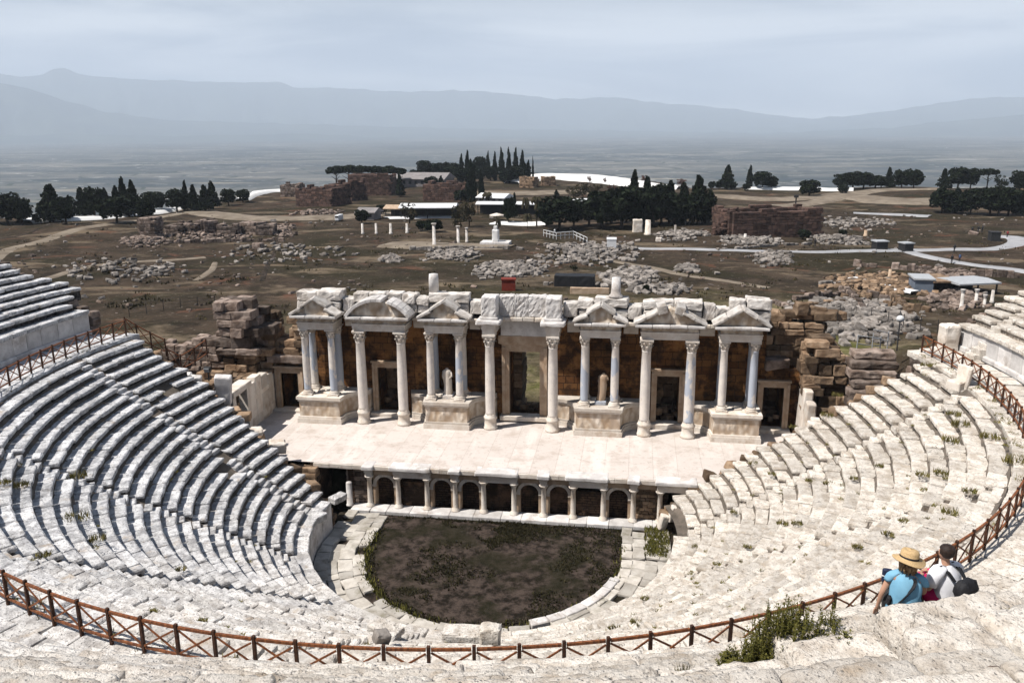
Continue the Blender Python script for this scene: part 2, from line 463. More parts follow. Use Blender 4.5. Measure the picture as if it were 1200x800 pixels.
MS = m_seat('weathered_limestone_seat')
MSF = m_seat('weathered_limestone_close', 1.5, .9)
MRIS = m_riser('shade_toned_riser_stone')
MCORE = m_plainstone('rubble_core_stone', (.10, .085, .07), (.17, .14, .115), (.07, .06, .045))
MMAR = m_plainstone('cream_marble', (.74, .68, .61), (.63, .55, .47), (.38, .26, .16), .55)
MMARW = m_plainstone('pale_grey_marble', (.72, .69, .665), (.56, .53, .51), (.28, .225, .18), .6)
MATT = m_plainstone('weather_stained_block', (.68, .64, .60), (.47, .43, .39), (.20, .155, .12), .75, (.72, 1.1), .06)
MTAN = m_plainstone('tan_door_marble', (.50, .385, .28), (.40, .28, .19), (.26, .15, .085), .5)
MCARV = m_carved('carved_relief_marble')
MWALL = m_ashlar('brown_ashlar_wall', (.125, .052, .018), (.20, .095, .034), (.035, .016, .008))
MDARKW = m_ashlar('dark_brick_niche', (.075, .045, .030), (.11, .065, .042), (.03, .02, .014), .5, .16)
MRUB = m_plainstone('brown_rubble_stone', (.32, .225, .15), (.18, .115, .07), (.05, .034, .024), .8, (.4, 1.35), .08)
MRUBD = m_plainstone('dark_weathered_rubble', (.29, .23, .195), (.14, .10, .078), (.04, .029, .023), .8, (.4, 1.35), .08)
MRUIN = m_plainstone('reddish_ruin_stone', (.125, .075, .058), (.075, .047, .039), (.03, .022, .018), .75, (.55, 1.3), .1, .7)
MHEAP = m_plainstone('pale_heap_stone', (.34, .305, .275), (.19, .165, .145), (.08, .065, .052), .65, (.5, 1.2), .06)
MFLOOR = m_floor('pinkish_stage_slabs')
MPAVE = m_paving('orchestra_paving_slabs')
MPAVS = m_plainstone('worn_paving_slabs', (.56, .52, .465), (.42, .38, .33), (.16, .145, .09), .6, (.75, 1.12), .04)
MSOIL = m_soil('dark_orchestra_soil')
MGND = m_ground()
MWOOD = m_wood()
MPOST = m_flat('dark_weathered_post_wood', (.030, .013, .008), (.075, .030, .014), 9.0, .7, .3)
MCOLS = [m_column('column_marble_cream', -.14, 3.0), m_column('column_marble_blue_patched', .075, 11.0), m_column('column_marble_blue', .17, 20.0)]
MTRAV = m_flat('white_travertine', (.78, .77, .75), (.66, .65, .63), .05, .9, .1)
MTRACK = m_flat('pale_dirt_track', (.24, .20, .155), (.155, .125, .095), .25, .95, .05)
MPATH = m_flat('grey_walkway', (.36, .36, .37), (.29, .29, .30), .4, .9, .1)
MWHITE = m_flat('white_painted_sheet', (.75, .75, .75), (.66, .66, .66), 1.0, .6, .3)
MPALEB = m_flat('pale_building_wall', (.26, .24, .235), (.20, .185, .18), .6, .9, .1)
MGREY = m_flat('grey_blue_sheet_metal', (.17, .20, .25), (.13, .16, .20), .8, .6, .3)
MBLACK = m_flat('black_cover', (.012, .013, .016), (.02, .02, .022), 2.0, .6, .3)
MRED = m_flat('dull_red_paint', (.22, .035, .02), (.16, .028, .018), 2.0, .7, .2)
MDARK = m_flat('dark_painted_metal', (.02, .02, .022), (.03, .03, .03), 3.0, .6, .3)
MMETAL = m_flat('galvanised_metal', (.45, .46, .47), (.38, .39, .40), 3.0, .45, .5)
MTRUNK = m_flat('tree_bark', (.035, .026, .02), (.06, .045, .035), 3.0, .95, .05)
MPINE = m_leaf('dark_pine_needles', (.006, .010, .005), (.017, .024, .011))
MCYP = m_leaf('cypress_foliage', (.005, .009, .005), (.013, .020, .009))
MOLIV = m_leaf('brown_green_foliage', (.03, .030, .016), (.065, .052, .03))
MPINK = m_leaf('reddish_spring_foliage', (.075, .035, .03), (.12, .06, .045))
MBUSH = m_leaf('bush_leaves', (.07, .072, .016), (.19, .17, .045))
MWEED = m_leaf('weed_grass', (.10, .10, .025), (.26, .21, .08))
MSCRUB = m_leaf('dry_scrub', (.03, .028, .012), (.12, .095, .05))
MGRASS = m_leaf('dark_dry_grass', (.016, .016, .007), (.05, .042, .02))
MMOUNT = m_flat('mountain_slopes', (.035, .05, .05), (.06, .075, .06), .0015, .95, .05)

# ------------------------------------------------------------------ ground sheet, mountains, air, sky, sun
def axis(lo, hi, fine, mid, lo2, hi2, far_lo, far_hi, g=1.13):
    xs = []; x = lo
    while x <= hi + 1e-6: xs.append(x); x += fine
    x = hi; 
    while x < hi2: x += mid; xs.append(x)
    st = mid
    while x < far_hi: st *= g; x += st; xs.append(min(x, far_hi))
    x = lo; left = []
    while x > lo2: x -= mid; left.append(x)
    st = mid
    while x > far_lo: st *= g; x -= st; left.append(max(x, far_lo))
    return left[::-1] + xs
gx = axis(-57, 57, 1.5, 4.0, -270, 210, -26500, 26500)
gy = axis(-57, 60, 1.5, 3.6, -70, 400, -1500, 26500)
g = MB()
for y in gy:
    for x in gx: g.v.append((x, y, hterr(x, y)))
nx = len(gx)
for j in range(len(gy) - 1):
    for i in range(nx - 1):
        a = j * nx + i; g.f.append((a, a + 1, a + 1 + nx, a + nx))
tag(g.build('ground', MGND, smooth=True), kind='structure')

def mountains(name, prof, dist, depth, az0, az1, n, seed, rough):
    m = MB(); rows = 16; base = PLAIN - .6
    for i in range(n + 1):
        px = az0 + (az1 - az0) * i / n
        v = ray(px, 150); h = Vector((v.x, v.y, 0)).normalized()
        top = interp(prof, px) + rough * nz(px / 22, seed, 1) * 2 + rough * nz(px / 6, seed, 4)
        vt = ray(px, top); zt = CZ + dist * vt.z / math.hypot(vt.x, vt.y)
        for j in range(rows + 1):
            t = j / rows
            d = dist - depth * (1 - t)
            zz = base + (zt - base) * (t ** 1.5)
            zz += (zt - base) * .16 * math.sin(math.pi * t) * noise.fractal(Vector((px / 26, t * 3.0, seed)), 1.0, 2.0, 4)
            m.v.append((CX + h.x * d, CY + h.y * d, max(zz, base)))
        m.v.append((CX + h.x * (dist + depth * .8), CY + h.y * (dist + depth * .8), base))
    k = rows + 2
    for i in range(n):
        for j in range(k - 1):
            a = i * k + j; m.f.append((a, a + k, a + k + 1, a + 1))
    return tag(m.build(name, MMOUNT, smooth=True), kind='structure')
PROF = [(-400, 96), (-200, 84), (0, 86), (30, 90), (58, 88), (72, 81), (84, 79.5), (100, 87), (150, 92), (200, 94), (260, 97), (330, 96), (350, 103), (400, 103), (480, 108), (530, 106), (570, 108), (620, 113), (650, 116), (690, 115), (720, 114), (760, 120), (800, 122), (850, 127), (900, 134), (950, 139), (1000, 135), (1060, 127), (1120, 118), (1160, 114), (1200, 115), (1400, 100), (1600, 105)]
mountains('mountains', PROF, 21500, 5200, -300, 1500, 420, 3.3, .8)
PROF2 = [(-400, 120), (-100, 100), (0, 96), (40, 104), (80, 118), (130, 132), (200, 141), (500, 150), (900, 156), (1040, 150), (1100, 143), (1160, 138), (1200, 134), (1350, 120), (1600, 125)]
mountains('mountains', PROF2, 15500, 2600, -300, 1500, 300, 8.1, .8)
PROF3 = [(-400, 160), (0, 160), (90, 157), (200, 159.5), (300, 158), (360, 157), (450, 161), (600, 160), (800, 162), (1200, 163), (1600, 164)]
mountains('hills', PROF3, 13000, 1200, -300, 1500, 300, 5.7, .7)

hz = MB(); hz.box(-27000, 27000, -1600, 27000, PLAIN - 1.0, 1650)
MH = bpy.data.materials.new('pale_air_haze'); MH.use_nodes = True
t = MH.node_tree; t.nodes.clear()
o_ = t.nodes.new('ShaderNodeOutputMaterial'); v_ = t.nodes.new('ShaderNodeVolumePrincipled')
v_.inputs['Color'].default_value = (.77, .868, 1.0, 1); v_.inputs['Density'].default_value = 0.95e-4
t.links.new(v_.outputs[0], o_.inputs['Volume'])
tag(hz.build('haze', MH), kind='stuff')

SUN = Vector((-.77, -.43, 0)).normalized() * math.cos(R(58)); SUN.z = math.sin(R(58))
w = bpy.data.worlds.new('World'); scene.world = w; w.use_nodes = True
t = w.node_tree; t.nodes.clear()
out = t.nodes.new('ShaderNodeOutputWorld'); sky = t.nodes.new('ShaderNodeTexSky')
sky.sky_type = 'NISHITA'; sky.sun_disc = False; sky.sun_elevation = R(58); sky.sun_rotation = math.atan2(SUN.x, SUN.y)
b1 = t.nodes.new('ShaderNodeBackground'); b2 = t.nodes.new('ShaderNodeBackground'); ms = t.nodes.new('ShaderNodeMixShader')
t.links.new(sky.outputs[0], b1.inputs[0]); b1.inputs[1].default_value = 0.05
tc = t.nodes.new('ShaderNodeTexCoord'); sp = t.nodes.new('ShaderNodeSeparateXYZ'); t.links.new(tc.outputs['Generated'], sp.inputs[0])
def wn(k, **kw):
    o = t.nodes.new(k)
    for a, b in kw.items(): setattr(o, a, b)
    return o
mp = wn('ShaderNodeMapping'); t.links.new(tc.outputs['Generated'], mp.inputs[0]); mp.inputs['Scale'].default_value = (2.2, 2.2, 15); mp.inputs['Location'].default_value = (1.7, .4, .2)
n1 = wn('ShaderNodeTexNoise'); t.links.new(mp.outputs[0], n1.inputs['Vector']); n1.inputs['Scale'].default_value = 1.0; n1.inputs['Detail'].default_value = 7; n1.inputs['Roughness'].default_value = .52; n1.inputs['Distortion'].default_value = .5
mr = wn('ShaderNodeMapRange', interpolation_type='SMOOTHSTEP'); t.links.new(n1.outputs['Fac'], mr.inputs[0])
for i, v in enumerate((.36, .64, 0, 1)): mr.inputs[1 + i].default_value = v
mc = wn('ShaderNodeMix', data_type='RGBA'); t.links.new(mr.outputs[0], mc.inputs[0])
mc.inputs[6].default_value = (.40, .46, .57, 1); mc.inputs[7].default_value = (1.05, 1.07, 1.10, 1)
t.links.new(mc.outputs[2], b2.inputs[0]); b2.inputs[1].default_value = 1.0
me = wn('ShaderNodeMapRange', interpolation_type='SMOOTHSTEP'); t.links.new(sp.outputs[2], me.inputs[0])   # thick cloud low down, thinner overhead
for i, v in enumerate((.05, .20, .95, .02)): me.inputs[1 + i].default_value = v
t.links.new(me.outputs[0], ms.inputs[0]); t.links.new(b1.outputs[0], ms.inputs[1]); t.links.new(b2.outputs[0], ms.inputs[2])
t.links.new(ms.outputs[0], out.inputs[0])
sl = bpy.data.lights.new('sun', 'SUN'); sl.energy = 5.0; sl.angle = R(.6); sl.color = (1.0, .955, .89)
so = bpy.data.objects.new('sun', sl); COL.objects.link(so)
so.rotation_euler = SUN.to_track_quat('Z', 'Y').to_euler()
vs_ = scene.view_settings
vs_.view_transform = 'Standard'; vs_.look = 'None'; vs_.exposure = 0.40; vs_.gamma = 1.0; vs_.use_curve_mapping = False
scene.cycles.volume_bounces = 2
scene.cycles.diffuse_bounces = 1
scene.cycles.max_bounces = 5

# ------------------------------------------------------------------ the two tiers of seats
STAIRS = [-88.5, -60, -32.5, -3, 28, 61, 89]
def ycut(r, side):
    if side < 0: return 4.4 - max(0, 20 - r) * .30
    return 4.5 - max(0, 15 - r) * .15
def tang(a):
    ta = Vector((ELL * math.cos(R(a)), math.sin(R(a)), 0)); return math.atan2(ta.y, ta.x)
def walk_row(r, amax_l, amax_r, lens, fn, gaps=(), gw=0.85):
    """step along a row, block by block, leaving the stairways open"""
    a = amax_l
    deg = lambda L, a: math.degrees(L / (r * math.hypot(ELL * math.cos(R(a)), math.sin(R(a)))))
    while a < amax_r:
        L = U(*lens); da = deg(L, a); b = a + da
        stop = None
        for s in gaps:
            h = deg(gw / 2, s)
            if a < s - h < b: b = s - h; stop = s + h
        if b > amax_r: b = amax_r
        if b - a > deg(.12, a):
            mid = (a + b) / 2
            fn(mid, (b - a) / da * L)
        a = stop if stop is not None else b
        if stop is None and b >= amax_r: break
def amax(r, side, yc):
    c = clamp(-yc / r, -1, 1)
    return side * math.degrees(math.acos(c))

low = thing('lower_seating', 'lower tier of weathered stone seat rows curving round the dark orchestra', 'seating', (0, -18, 0))
for k in range(NR):
    rf = RF0 + k * RUN; z = ZR0 + k * RISE; m = MB(); mr = MB()
    al, ar = amax(rf, -1, ycut(rf, -1)), amax(rf, 1, ycut(rf, 1))
    def put(a, L, rf=rf, z=z, m=m, k=k, mr=mr):
        rough = 1.0 + (0.6 if -34 < a < 62 else 0) + (.3 if a > 62 else 0)
        if rnd() < .004 * rough and k > 1:
            return
        dep = RUN + .16; rc = rf + dep / 2 + U(-.03, .03) * rough
        x, y = ep(rc, a); h = RISE + .16
        zt = z + U(-.022, .022) * rough
        near = (Vector((x, y, z)) - CAM).length < 30
        hs = .21 + U(-.03, .05); ta = tang(a)
        m.blk((x, y, zt - hs / 2), (L - .015 - .02 * rnd(), dep, hs), ta + U(-.012, .012) * rough, (U(-.015, .03) * rough, U(-.014, .014) * rough),
              (5, 4, 3) if near else (4, 3, 3), .06 + .02 * rough * rnd(), .024 * rough, 1.9, .012 * rough)
        x, y = ep(rc + .09 + .05 * rnd(), a)
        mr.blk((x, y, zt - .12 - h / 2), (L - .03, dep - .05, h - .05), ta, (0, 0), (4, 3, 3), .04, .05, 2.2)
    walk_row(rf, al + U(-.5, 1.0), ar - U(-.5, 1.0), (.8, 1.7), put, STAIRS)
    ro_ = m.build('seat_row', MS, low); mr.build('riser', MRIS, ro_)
for s in STAIRS:
    m = MB()
    for k in range(NR):
        rf = RF0 + k * RUN; z = ZR0 + k * RISE
        for q in (0, 1):
            if rnd() < .07: continue
            r0 = rf + q * RUN / 2 - .02; dep = RUN / 2 + .12
            x, y = ep(r0 + dep / 2, s)
            zt = z - RISE / 2 + q * RISE / 2 - .01 + U(-.03, .03); h = .42
            m.blk((x, y, zt - h / 2), (.80 + U(-.06, .05), dep, h), tang(s) + U(-.06, .06), (U(-.05, .05), U(-.05, .05)), (3, 3, 2), .06, .03, 2.0)
    m.build('stairway', MS, low)
def ring(mb, ra, za, a0, a1, n=120, yc=None):
    """strip through the (radius, height) list"""
    o = len(mb.v); K = len(ra)
    for i in range(n + 1):
        for r, z in zip(ra, za):
            l, h = amax(r, -1, yc(r, -1) if yc else a0), amax(r, 1, yc(r, 1) if yc else a1)
            if not yc: l, h = a0, a1
            a = l + (h - l) * i / n
            x, y = ep(r, a); zz = z(a) if callable(z) else z
            mb.v.append((x, y, zz + (.05 * nz(x * 1.3, y * 1.3, 2) if K > 2 else 0)))
    for i in range(n):
        for j in range(K - 1):
            a = o + i * K + j; mb.f.append((a, a + 1, a + 1 + K, a + K))
m = MB(); rr = [10.6 + .34 * i for i in range(43)]
ring(m, rr, [max(0, ZR0 - .42 + (r - RF0) / RUN * RISE) if r > 11.2 else 1.55 for r in rr], 0, 0, 260, lambda r, s: ycut(r, s) - .12)
m.build('rubble_core', MCORE, low)
# low wall round the orchestra with its coping
m = MB(); c2 = MB()
def put(a, L):
    x, y = ep(10.62, a); m.blk((x, y, .78), (L - .02, .45, 1.62), tang(a), (0, 0), (3, 2, 4), .04, .02)
    x, y = ep(10.86, a); c2.blk((x, y, 1.70 + U(-.03, .03)), (L - .02, .92 + U(-.04, .04), .24), tang(a) + U(-.01, .01), (U(-.02, .02), U(-.02, .02)), (5, 4, 3), .05, .025, 1.7, .01)
walk_row(10.7, -amax(10.7, 1, 1.2), 88, (1.0, 1.9), put)
m.build('orchestra_wall', MMARW, low); c2.build('coping', MS, low)
# end walls where the rows break off beside the stage
for side in (-1, 1):
    m = MB()
    for k in range(-1, NR):
        r = RF0 + k * RUN; yc = ycut(r, side)
        zt = ZR0 + k * RISE
        x = side * ELL * math.sqrt(max(.1, (r + .3) ** 2 - yc ** 2)); zz = zt - .5
        while zz > -.3:
            h = U(.34, .5)
            m.blk((x + U(-.06, .06), yc - .05 + U(-.12, .1), zz - h / 2), (U(.62, .85), U(.5, .7), h), U(-.1, .1), (0, 0), (3, 3, 3), .07, .05)
            zz -= h
        if rnd() < .7:
            s_ = U(.35, .7); m.blk((x + U(-.2, .2), yc + U(.0, .35), zt - U(.2, .6)), (s_ * 1.3, s_, s_ * .75), U(0, 3), (U(-.3, .3), U(-.3, .3)), (3, 3, 3), .09, .06)
    m.build('end_wall', MRUB, low)

# walkway between the tiers
m = MB(); wk = MB()
def put(a, L):
    for j, r in enumerate((25.35, 26.3, 27.25)):
        x, y = ep(r + .1, a + j * .7); wk.blk((x, y, ZD - .16 + U(-.02, .015)), (L * U(.93, .99), .97, .32), tang(a), (U(-.01, .01), U(-.012, .012)), (5, 4, 2), .035, .02, 1.3, .008)
walk_row(26.2, -101.5, 105.6, (.9, 1.7), put)
tag(wk.build('walkway', MS), kind='structure')
m = MB()
for side, a in ((1, 104.4), (-1, -100.4)):
    for r in (25.3, 26.0, 26.7, 27.4):
        for q in (0, 1):
            x, y = ep(r, a - side * q * 1.6); zz = ZD - .28
            while zz > 2.5:
                h = U(.45, .8); m.blk((x + U(-.12, .12), y + U(-.1, .12), zz - h / 2), (U(.75, 1.2), U(.7, 1.1), h), tang(a) + U(-.15, .15), (U(-.05, .05), U(-.05, .05)), (5, 4, 4), .06, .06, 2.0, .03); zz -= h * .97
m.build('end_wall', MRUBD, low)

upp = thing('upper_seating', 'upper tier of rough pale seat rows behind the wooden fence', 'seating', (0, -30, 9))
m = MB(); c2 = MB()
def put(a, L):
    zt = ZUP + bump(a); x, y = ep(RUP + .22, a); h = zt - .22 - (ZD - .3)
    m.blk((x, y, ZD - .3 + h / 2), (L - .012, .44, h), tang(a), (0, 0), (4, 2, 5), .025, .015)
    x, y = ep(RUP + .10, a); m.blk((x, y, ZD + .10), (L, .5, .34), tang(a), (0, 0), (3, 3, 3), .07, .015)
    x, y = ep(RUP + .33, a); c2.blk((x, y, zt - .10 + U(-.02, .02)), (L - .02, .92, .25), tang(a), (U(-.015, .015), U(-.015, .015)), (6, 5, 3), .05, .022, 1.7, .008)
walk_row(28.4, -99.6, 105.4, (1.0, 1.5), put, (-75, 75))
m.build('wall_slabs', MMARW, upp); c2.build('coping', MS, upp)
NU = 24
for k in range(NU):
    rf = 28.72 + k * .66; m = MB(); mf = MB(); mr = MB()
    hl = (98.8, 100.2, 102.2, 101.6, 100.4)[k] if k < 5 else 100.2 - .25 * k
    hr = 105.2 - max(0, k - 6) * .3
    def put(a, L, rf=rf, k=k, mr=mr, m=m, mf=mf):
        rough = 1.0 + (.5 if -40 < a < 62 else 0)
        x, y = ep(rf + .40, a); zt = zprof(rf + .33, a)
        slope = .66 if rf < 34.4 else .5
        d = (Vector((x, y, zt)) - CAM).length
        if d < 1.6: return
        if rnd() < .01 * rough and d > 20: return
        h = .52 * slope / .5 + .05
        zt += U(-.025, .025) * rough
        if d < 17: n, mb, j2 = (max(6, int(L / .075)), 11, 4), mf, .014
        elif d < 24: n, mb, j2 = (10, 7, 3), mf, .010
        else:
            n, mb, j2 = (4, 3, 3), m, .012
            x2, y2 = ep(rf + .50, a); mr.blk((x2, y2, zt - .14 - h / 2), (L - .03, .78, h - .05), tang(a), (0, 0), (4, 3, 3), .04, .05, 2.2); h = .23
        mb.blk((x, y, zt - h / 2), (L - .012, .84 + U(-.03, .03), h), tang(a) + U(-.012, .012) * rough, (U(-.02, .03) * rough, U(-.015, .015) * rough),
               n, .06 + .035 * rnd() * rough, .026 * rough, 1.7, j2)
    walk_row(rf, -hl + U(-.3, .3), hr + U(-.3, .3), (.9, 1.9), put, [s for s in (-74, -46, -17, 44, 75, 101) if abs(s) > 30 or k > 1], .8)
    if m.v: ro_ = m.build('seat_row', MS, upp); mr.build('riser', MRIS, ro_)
    if mf.v: mf.build('seat_row', MSF, upp, True)
for s in (-74, -46, -17, 44, 75, 101):
    m = MB()
    for k in range(-2, NU):
        for q in (0, 1):
            rf = 28.72 + (k + q * .5) * .66; a = s
            x, y = ep(rf + .25, a); zt = zprof(rf - .12, a)
            if k < 0: zt = ZD + .37 * (2 * (k + 2) + q + 1) * .8
            if (Vector((x, y, zt)) - CAM).length < 2: continue
            m.blk((x, y, zt - .3), (.8, .50, .62), tang(a) + U(-.03, .03), (U(-.03, .03), U(-.03, .03)), (5, 5, 3), .05, .025, 1.9, .01)
    m.build('stairway', MS, upp)
m = MB(); rr = [28.4 + .66 * i for i in range(27)]
ring(m, rr, [(lambda a, r=r: zprof(r, a) - .5) for r in rr], -98.0, 104.6, 200)
m.build('rubble_core', MCORE, upp)
for side in (-1, 1):                                    # broken outer ends
    m = MB()
    for k in range(NU):
        rf = 28.4 + k * .66; a = side * ((105.6 if side > 0 else 100.2) - k * .22); x, y = ep(rf, a); zt = zprof(rf, a) - .3; zz = zt
        while zz > 2.0:
            h = U(.4, .7); m.blk((x + U(-.08, .08), y + U(-.1, .25), zz - h / 2), (U(.6, .85), U(.5, .9), h), tang(a), (0, U(-.05, .05)), (3, 3, 3), .08, .05); zz -= h
    m.build('end_wall', MRUBD, upp)

# ------------------------------------------------------------------ orchestra
m = MB(); n = 96
def ohs(r, a):
    dx, dy = math.sin(R(a)), -math.cos(R(a))
    if dy <= 1e-6: return ep(r, a)
    s_ = min(ELL * r / max(abs(dx), 1e-6), 3.55 * (r / 7.75) / dy)
    return (dx * s_, dy * s_)
m.v.append((0, 0, .02))
ring_r = [1.5, 3, 4.5, 6, 7.1]
for r in ring_r:
    for i in range(n):
        a = 360 * i / n; x, y = ohs(r, a); m.v.append((x, y, .02 + .10 * nz(x * .6, y * .6, 3) + .05 * nz(x * 2, y * 2, 3)))
for i in range(n):
    a = 360 * i / n; x, y = ohs(7.75, a); m.v.append((x, y, -.05))
for i in range(n): m.f.append((0, 1 + i, 1 + (i + 1) % n))
for j in range(len(ring_r)):
    for i in range(n):
        a = 1 + j * n + i; b = 1 + j * n + (i + 1) % n; m.f.append((a, a + n, b + n, b))
tag(m.build('orchestra_floor', MSOIL, smooth=True), kind='structure')
m = MB()
rings = [7.3, 7.9, 8.7, 9.6, 10.8]
n = 130
for i in range(n + 1):
    a = -131 + 262 * i / n
    for q, r in enumerate(rings):
        x, y = ep(r, a) if abs(a) <= 90 else (math.copysign(ELL * r, a), (abs(a) - 90) / 41 * 3.6)
        m.v.append((x, y, -.03 + .03 * nz(x * .9, y * .9, 6)))
for i in range(n):
    for j in range(len(rings) - 1):
        a = i * len(rings) + j; m.f.append((a, a + 1, a + 1 + len(rings), a + len(rings)))
tag(m.build('orchestra_path_bed', MSOIL), kind='structure')
m = MB()
for r, w_ in ((7.80, .62), (8.5, .74), (9.22, .66), (9.95, .74)):
    def put(a, L, r=r, w_=w_):
        rq = r + U(-.06, .06); x, y = ep(rq, a)
        if y > 3.2 or rnd() < .05: return
        m.blk((x, y, .03 + U(-.025, .025)), (L * U(.94, 1.0), w_ * U(.96, 1.10), .2), tang(a) + U(-.10, .10), (U(-.03, .03), U(-.03, .03)), (5, 4, 2), .05, .05, 1.4, .02)
    walk_row(r, -91, 89, (.55, 1.35), put)
    for sd_ in (-1, 1):
        y = .05
        while y < 3.0:
            L = U(.55, 1.2)
            if rnd() > .06: m.blk((sd_ * ELL * (r + U(-.06, .06)), y + L / 2, .03 + U(-.02, .02)), (w_ * U(.95, 1.1), L * U(.93, 1.0), .2), U(-.08, .08), (U(-.03, .03), U(-.03, .03)), (4, 5, 2), .05, .05, 1.4, .02)
            y += L
tag(m.build('orchestra_paving', MPAVS), kind='structure')
kb = thing('paving_edge', 'narrow raised kerb of pale curved stones along the right rim of the dark grass', 'kerb', (5, -4.5, 0))
m = MB()
def put(a, L):
    x, y = ep(7.55, a); m.blk((x, y, .06), (L - .03, .5, .34), tang(a), (0, 0), (4, 3, 3), .05, .02)
walk_row(7.55, 24, 72, (.7, 1.3), put)
m.build('kerb_stones', MMARW, kb)
# short dry grass on the orchestra soil
m = MB()
for _ in range(15000):
    a = U(0, 360); r = 7.5 * math.sqrt(rnd()); x, y = ohs(r, a)
    if y > 3.4: continue
    d = nz(x * .33, y * .33, 3.7) + .5 * nz(x * 1.1, y * 1.1, 1) + (.5 if r > 6.9 else 0) + (.35 if y > 2.3 else 0)
    if d < .02 + .3 * rnd(): continue
    z = .03 + .10 * nz(x * .6, y * .6, 3) + .05 * nz(x * 2, y * 2, 3) - .02
    for q in range(3):
        t = U(0, 6.3); h = U(.05, .16); w_ = U(.02, .045); dx, dy = math.cos(t), math.sin(t); l = U(-.15, .15)
        m.add([(x - dx * w_, y - dy * w_, z), (x + dx * w_, y + dy * w_, z), (x + dy * l, y - dx * l, z + h)], [(0, 1, 2)])
tag(m.build('grass', MGRASS), label='short dark dry grass growing over the round orchestra floor', cat='grass', kind='stuff')

# ------------------------------------------------------------------ stage platform with its arcade
st = thing('stage_platform', 'raised pale stone stage with a small columned arcade facing the grass', 'stage', (0, 8, 0))
m = MB()
NXF, NYF = 60, 16
for j in range(NYF + 1):
    for i in range(NXF + 1):
        x = -18.3 + 36.6 * i / NXF; y = 4.25 + (13.5 - 4.25) * j / NYF
        m.v.append((x, y, Z0 + .025 * nz(x * .7, y * .7, 2)))
for j in range(NYF):
    for i in range(NXF):
        a = j * (NXF + 1) + i; m.f.append((a, a + 1, a + 2 + NXF, a + 1 + NXF))
m.build('stage_floor', MFLOOR, st)
m = MB(); x = -11.9
while x < 11.6:
    L = U(.9, 1.5); m.blk((x + L / 2, 4.55, Z0 - .17), (L, .75, .3), 0, (0, 0), (3, 3, 3), .04, .02); x += L
m.build('floor_edge', MMAR, st)
CXS = [-8.41, -6.61, -4.80, -3.06, -1.32, .52, 2.30, 4.06, 5.84, 7.58, 9.12]
def small_column(mb, x, y, z, h, r=.155):
    mb.lathe((x, y, z), [(r * 1.7, 0), (r * 1.7, .07), (r * 1.45, .09), (r * 1.5, .15), (r * 1.1, .19), (r, .26), (r * .98, h * .5), (r * .86, h - .30), (r * 1.0, h - .28), (r * .95, h - .24), (r * 1.5, h - .10), (r * 1.75, h - .09), (r * 1.75, h)], 14, .03)
for x in CXS:
    m = MB(); small_column(m, x, 4.32, .16, 2.02); m.build('arcade_column', MMAR, st, True)
m = MB(); m.lathe((-9.72, 4.3, .1), [(.24, 0), (.22, .1), (.19, .12), (.18, 1.5), (.16, 1.55)], 12, .03); m.build('broken_column', MMARW, st, True)
# step in front of the arcade
m = MB(); x = -9.5
while x < 9.4:
    L = U(1.0, 1.7); m.blk((x + L / 2, 4.15, .03), (L - .01, 1.0, .26), 0, (0, 0), (4, 3, 3), .04, .02); x += L
m.build('arcade_step', MMARW, st)
# back wall of the niches, side walls
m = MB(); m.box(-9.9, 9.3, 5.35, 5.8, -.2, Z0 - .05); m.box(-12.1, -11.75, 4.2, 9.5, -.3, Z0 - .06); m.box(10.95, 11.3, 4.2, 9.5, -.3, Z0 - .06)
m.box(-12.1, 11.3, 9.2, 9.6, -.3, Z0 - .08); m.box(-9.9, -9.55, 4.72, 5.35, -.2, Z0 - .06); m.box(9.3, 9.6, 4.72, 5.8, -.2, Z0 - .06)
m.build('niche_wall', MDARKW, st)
def arch_panel(mb, x0, x1, y0, y1, z0, zs_, ztop, r):
    """wall panel with a round-headed opening"""
    xc = (x0 + x1) / 2; N = 12
    arc = [(xc - r * math.cos(math.pi * i / N), zs_ + r * math.sin(math.pi * i / N)) for i in range(N + 1)]
    mb.box(x0, xc - r, y0, y1, z0, ztop); mb.box(xc + r, x1, y0, y1, z0, ztop)
    for (xa, za), (xb, zb) in zip(arc, arc[1:]): mb.prism_y([(xa, za), (xb, zb), (xb, ztop), (xa, ztop)], y0, y1)
def arch_trim(mb, xc, zs_, r, w_, y0, y1):
    N = 12
    for i in range(N):
        a, b = math.pi * i / N, math.pi * (i + 1) / N
        mb.prism_y([(xc - r * math.cos(a), zs_ + r * math.sin(a)), (xc - r * math.cos(b), zs_ + r * math.sin(b)), (xc - (r + w_) * math.cos(b), zs_ + (r + w_) * math.sin(b)), (xc - (r + w_) * math.cos(a), zs_ + (r + w_) * math.sin(a))], y0, y1)
KIND = 'alaalaala' 'r'
KIND = ['a', 'l', 'a', 'a', 'l', 'a', 'a', 'l', 'a', 'r']
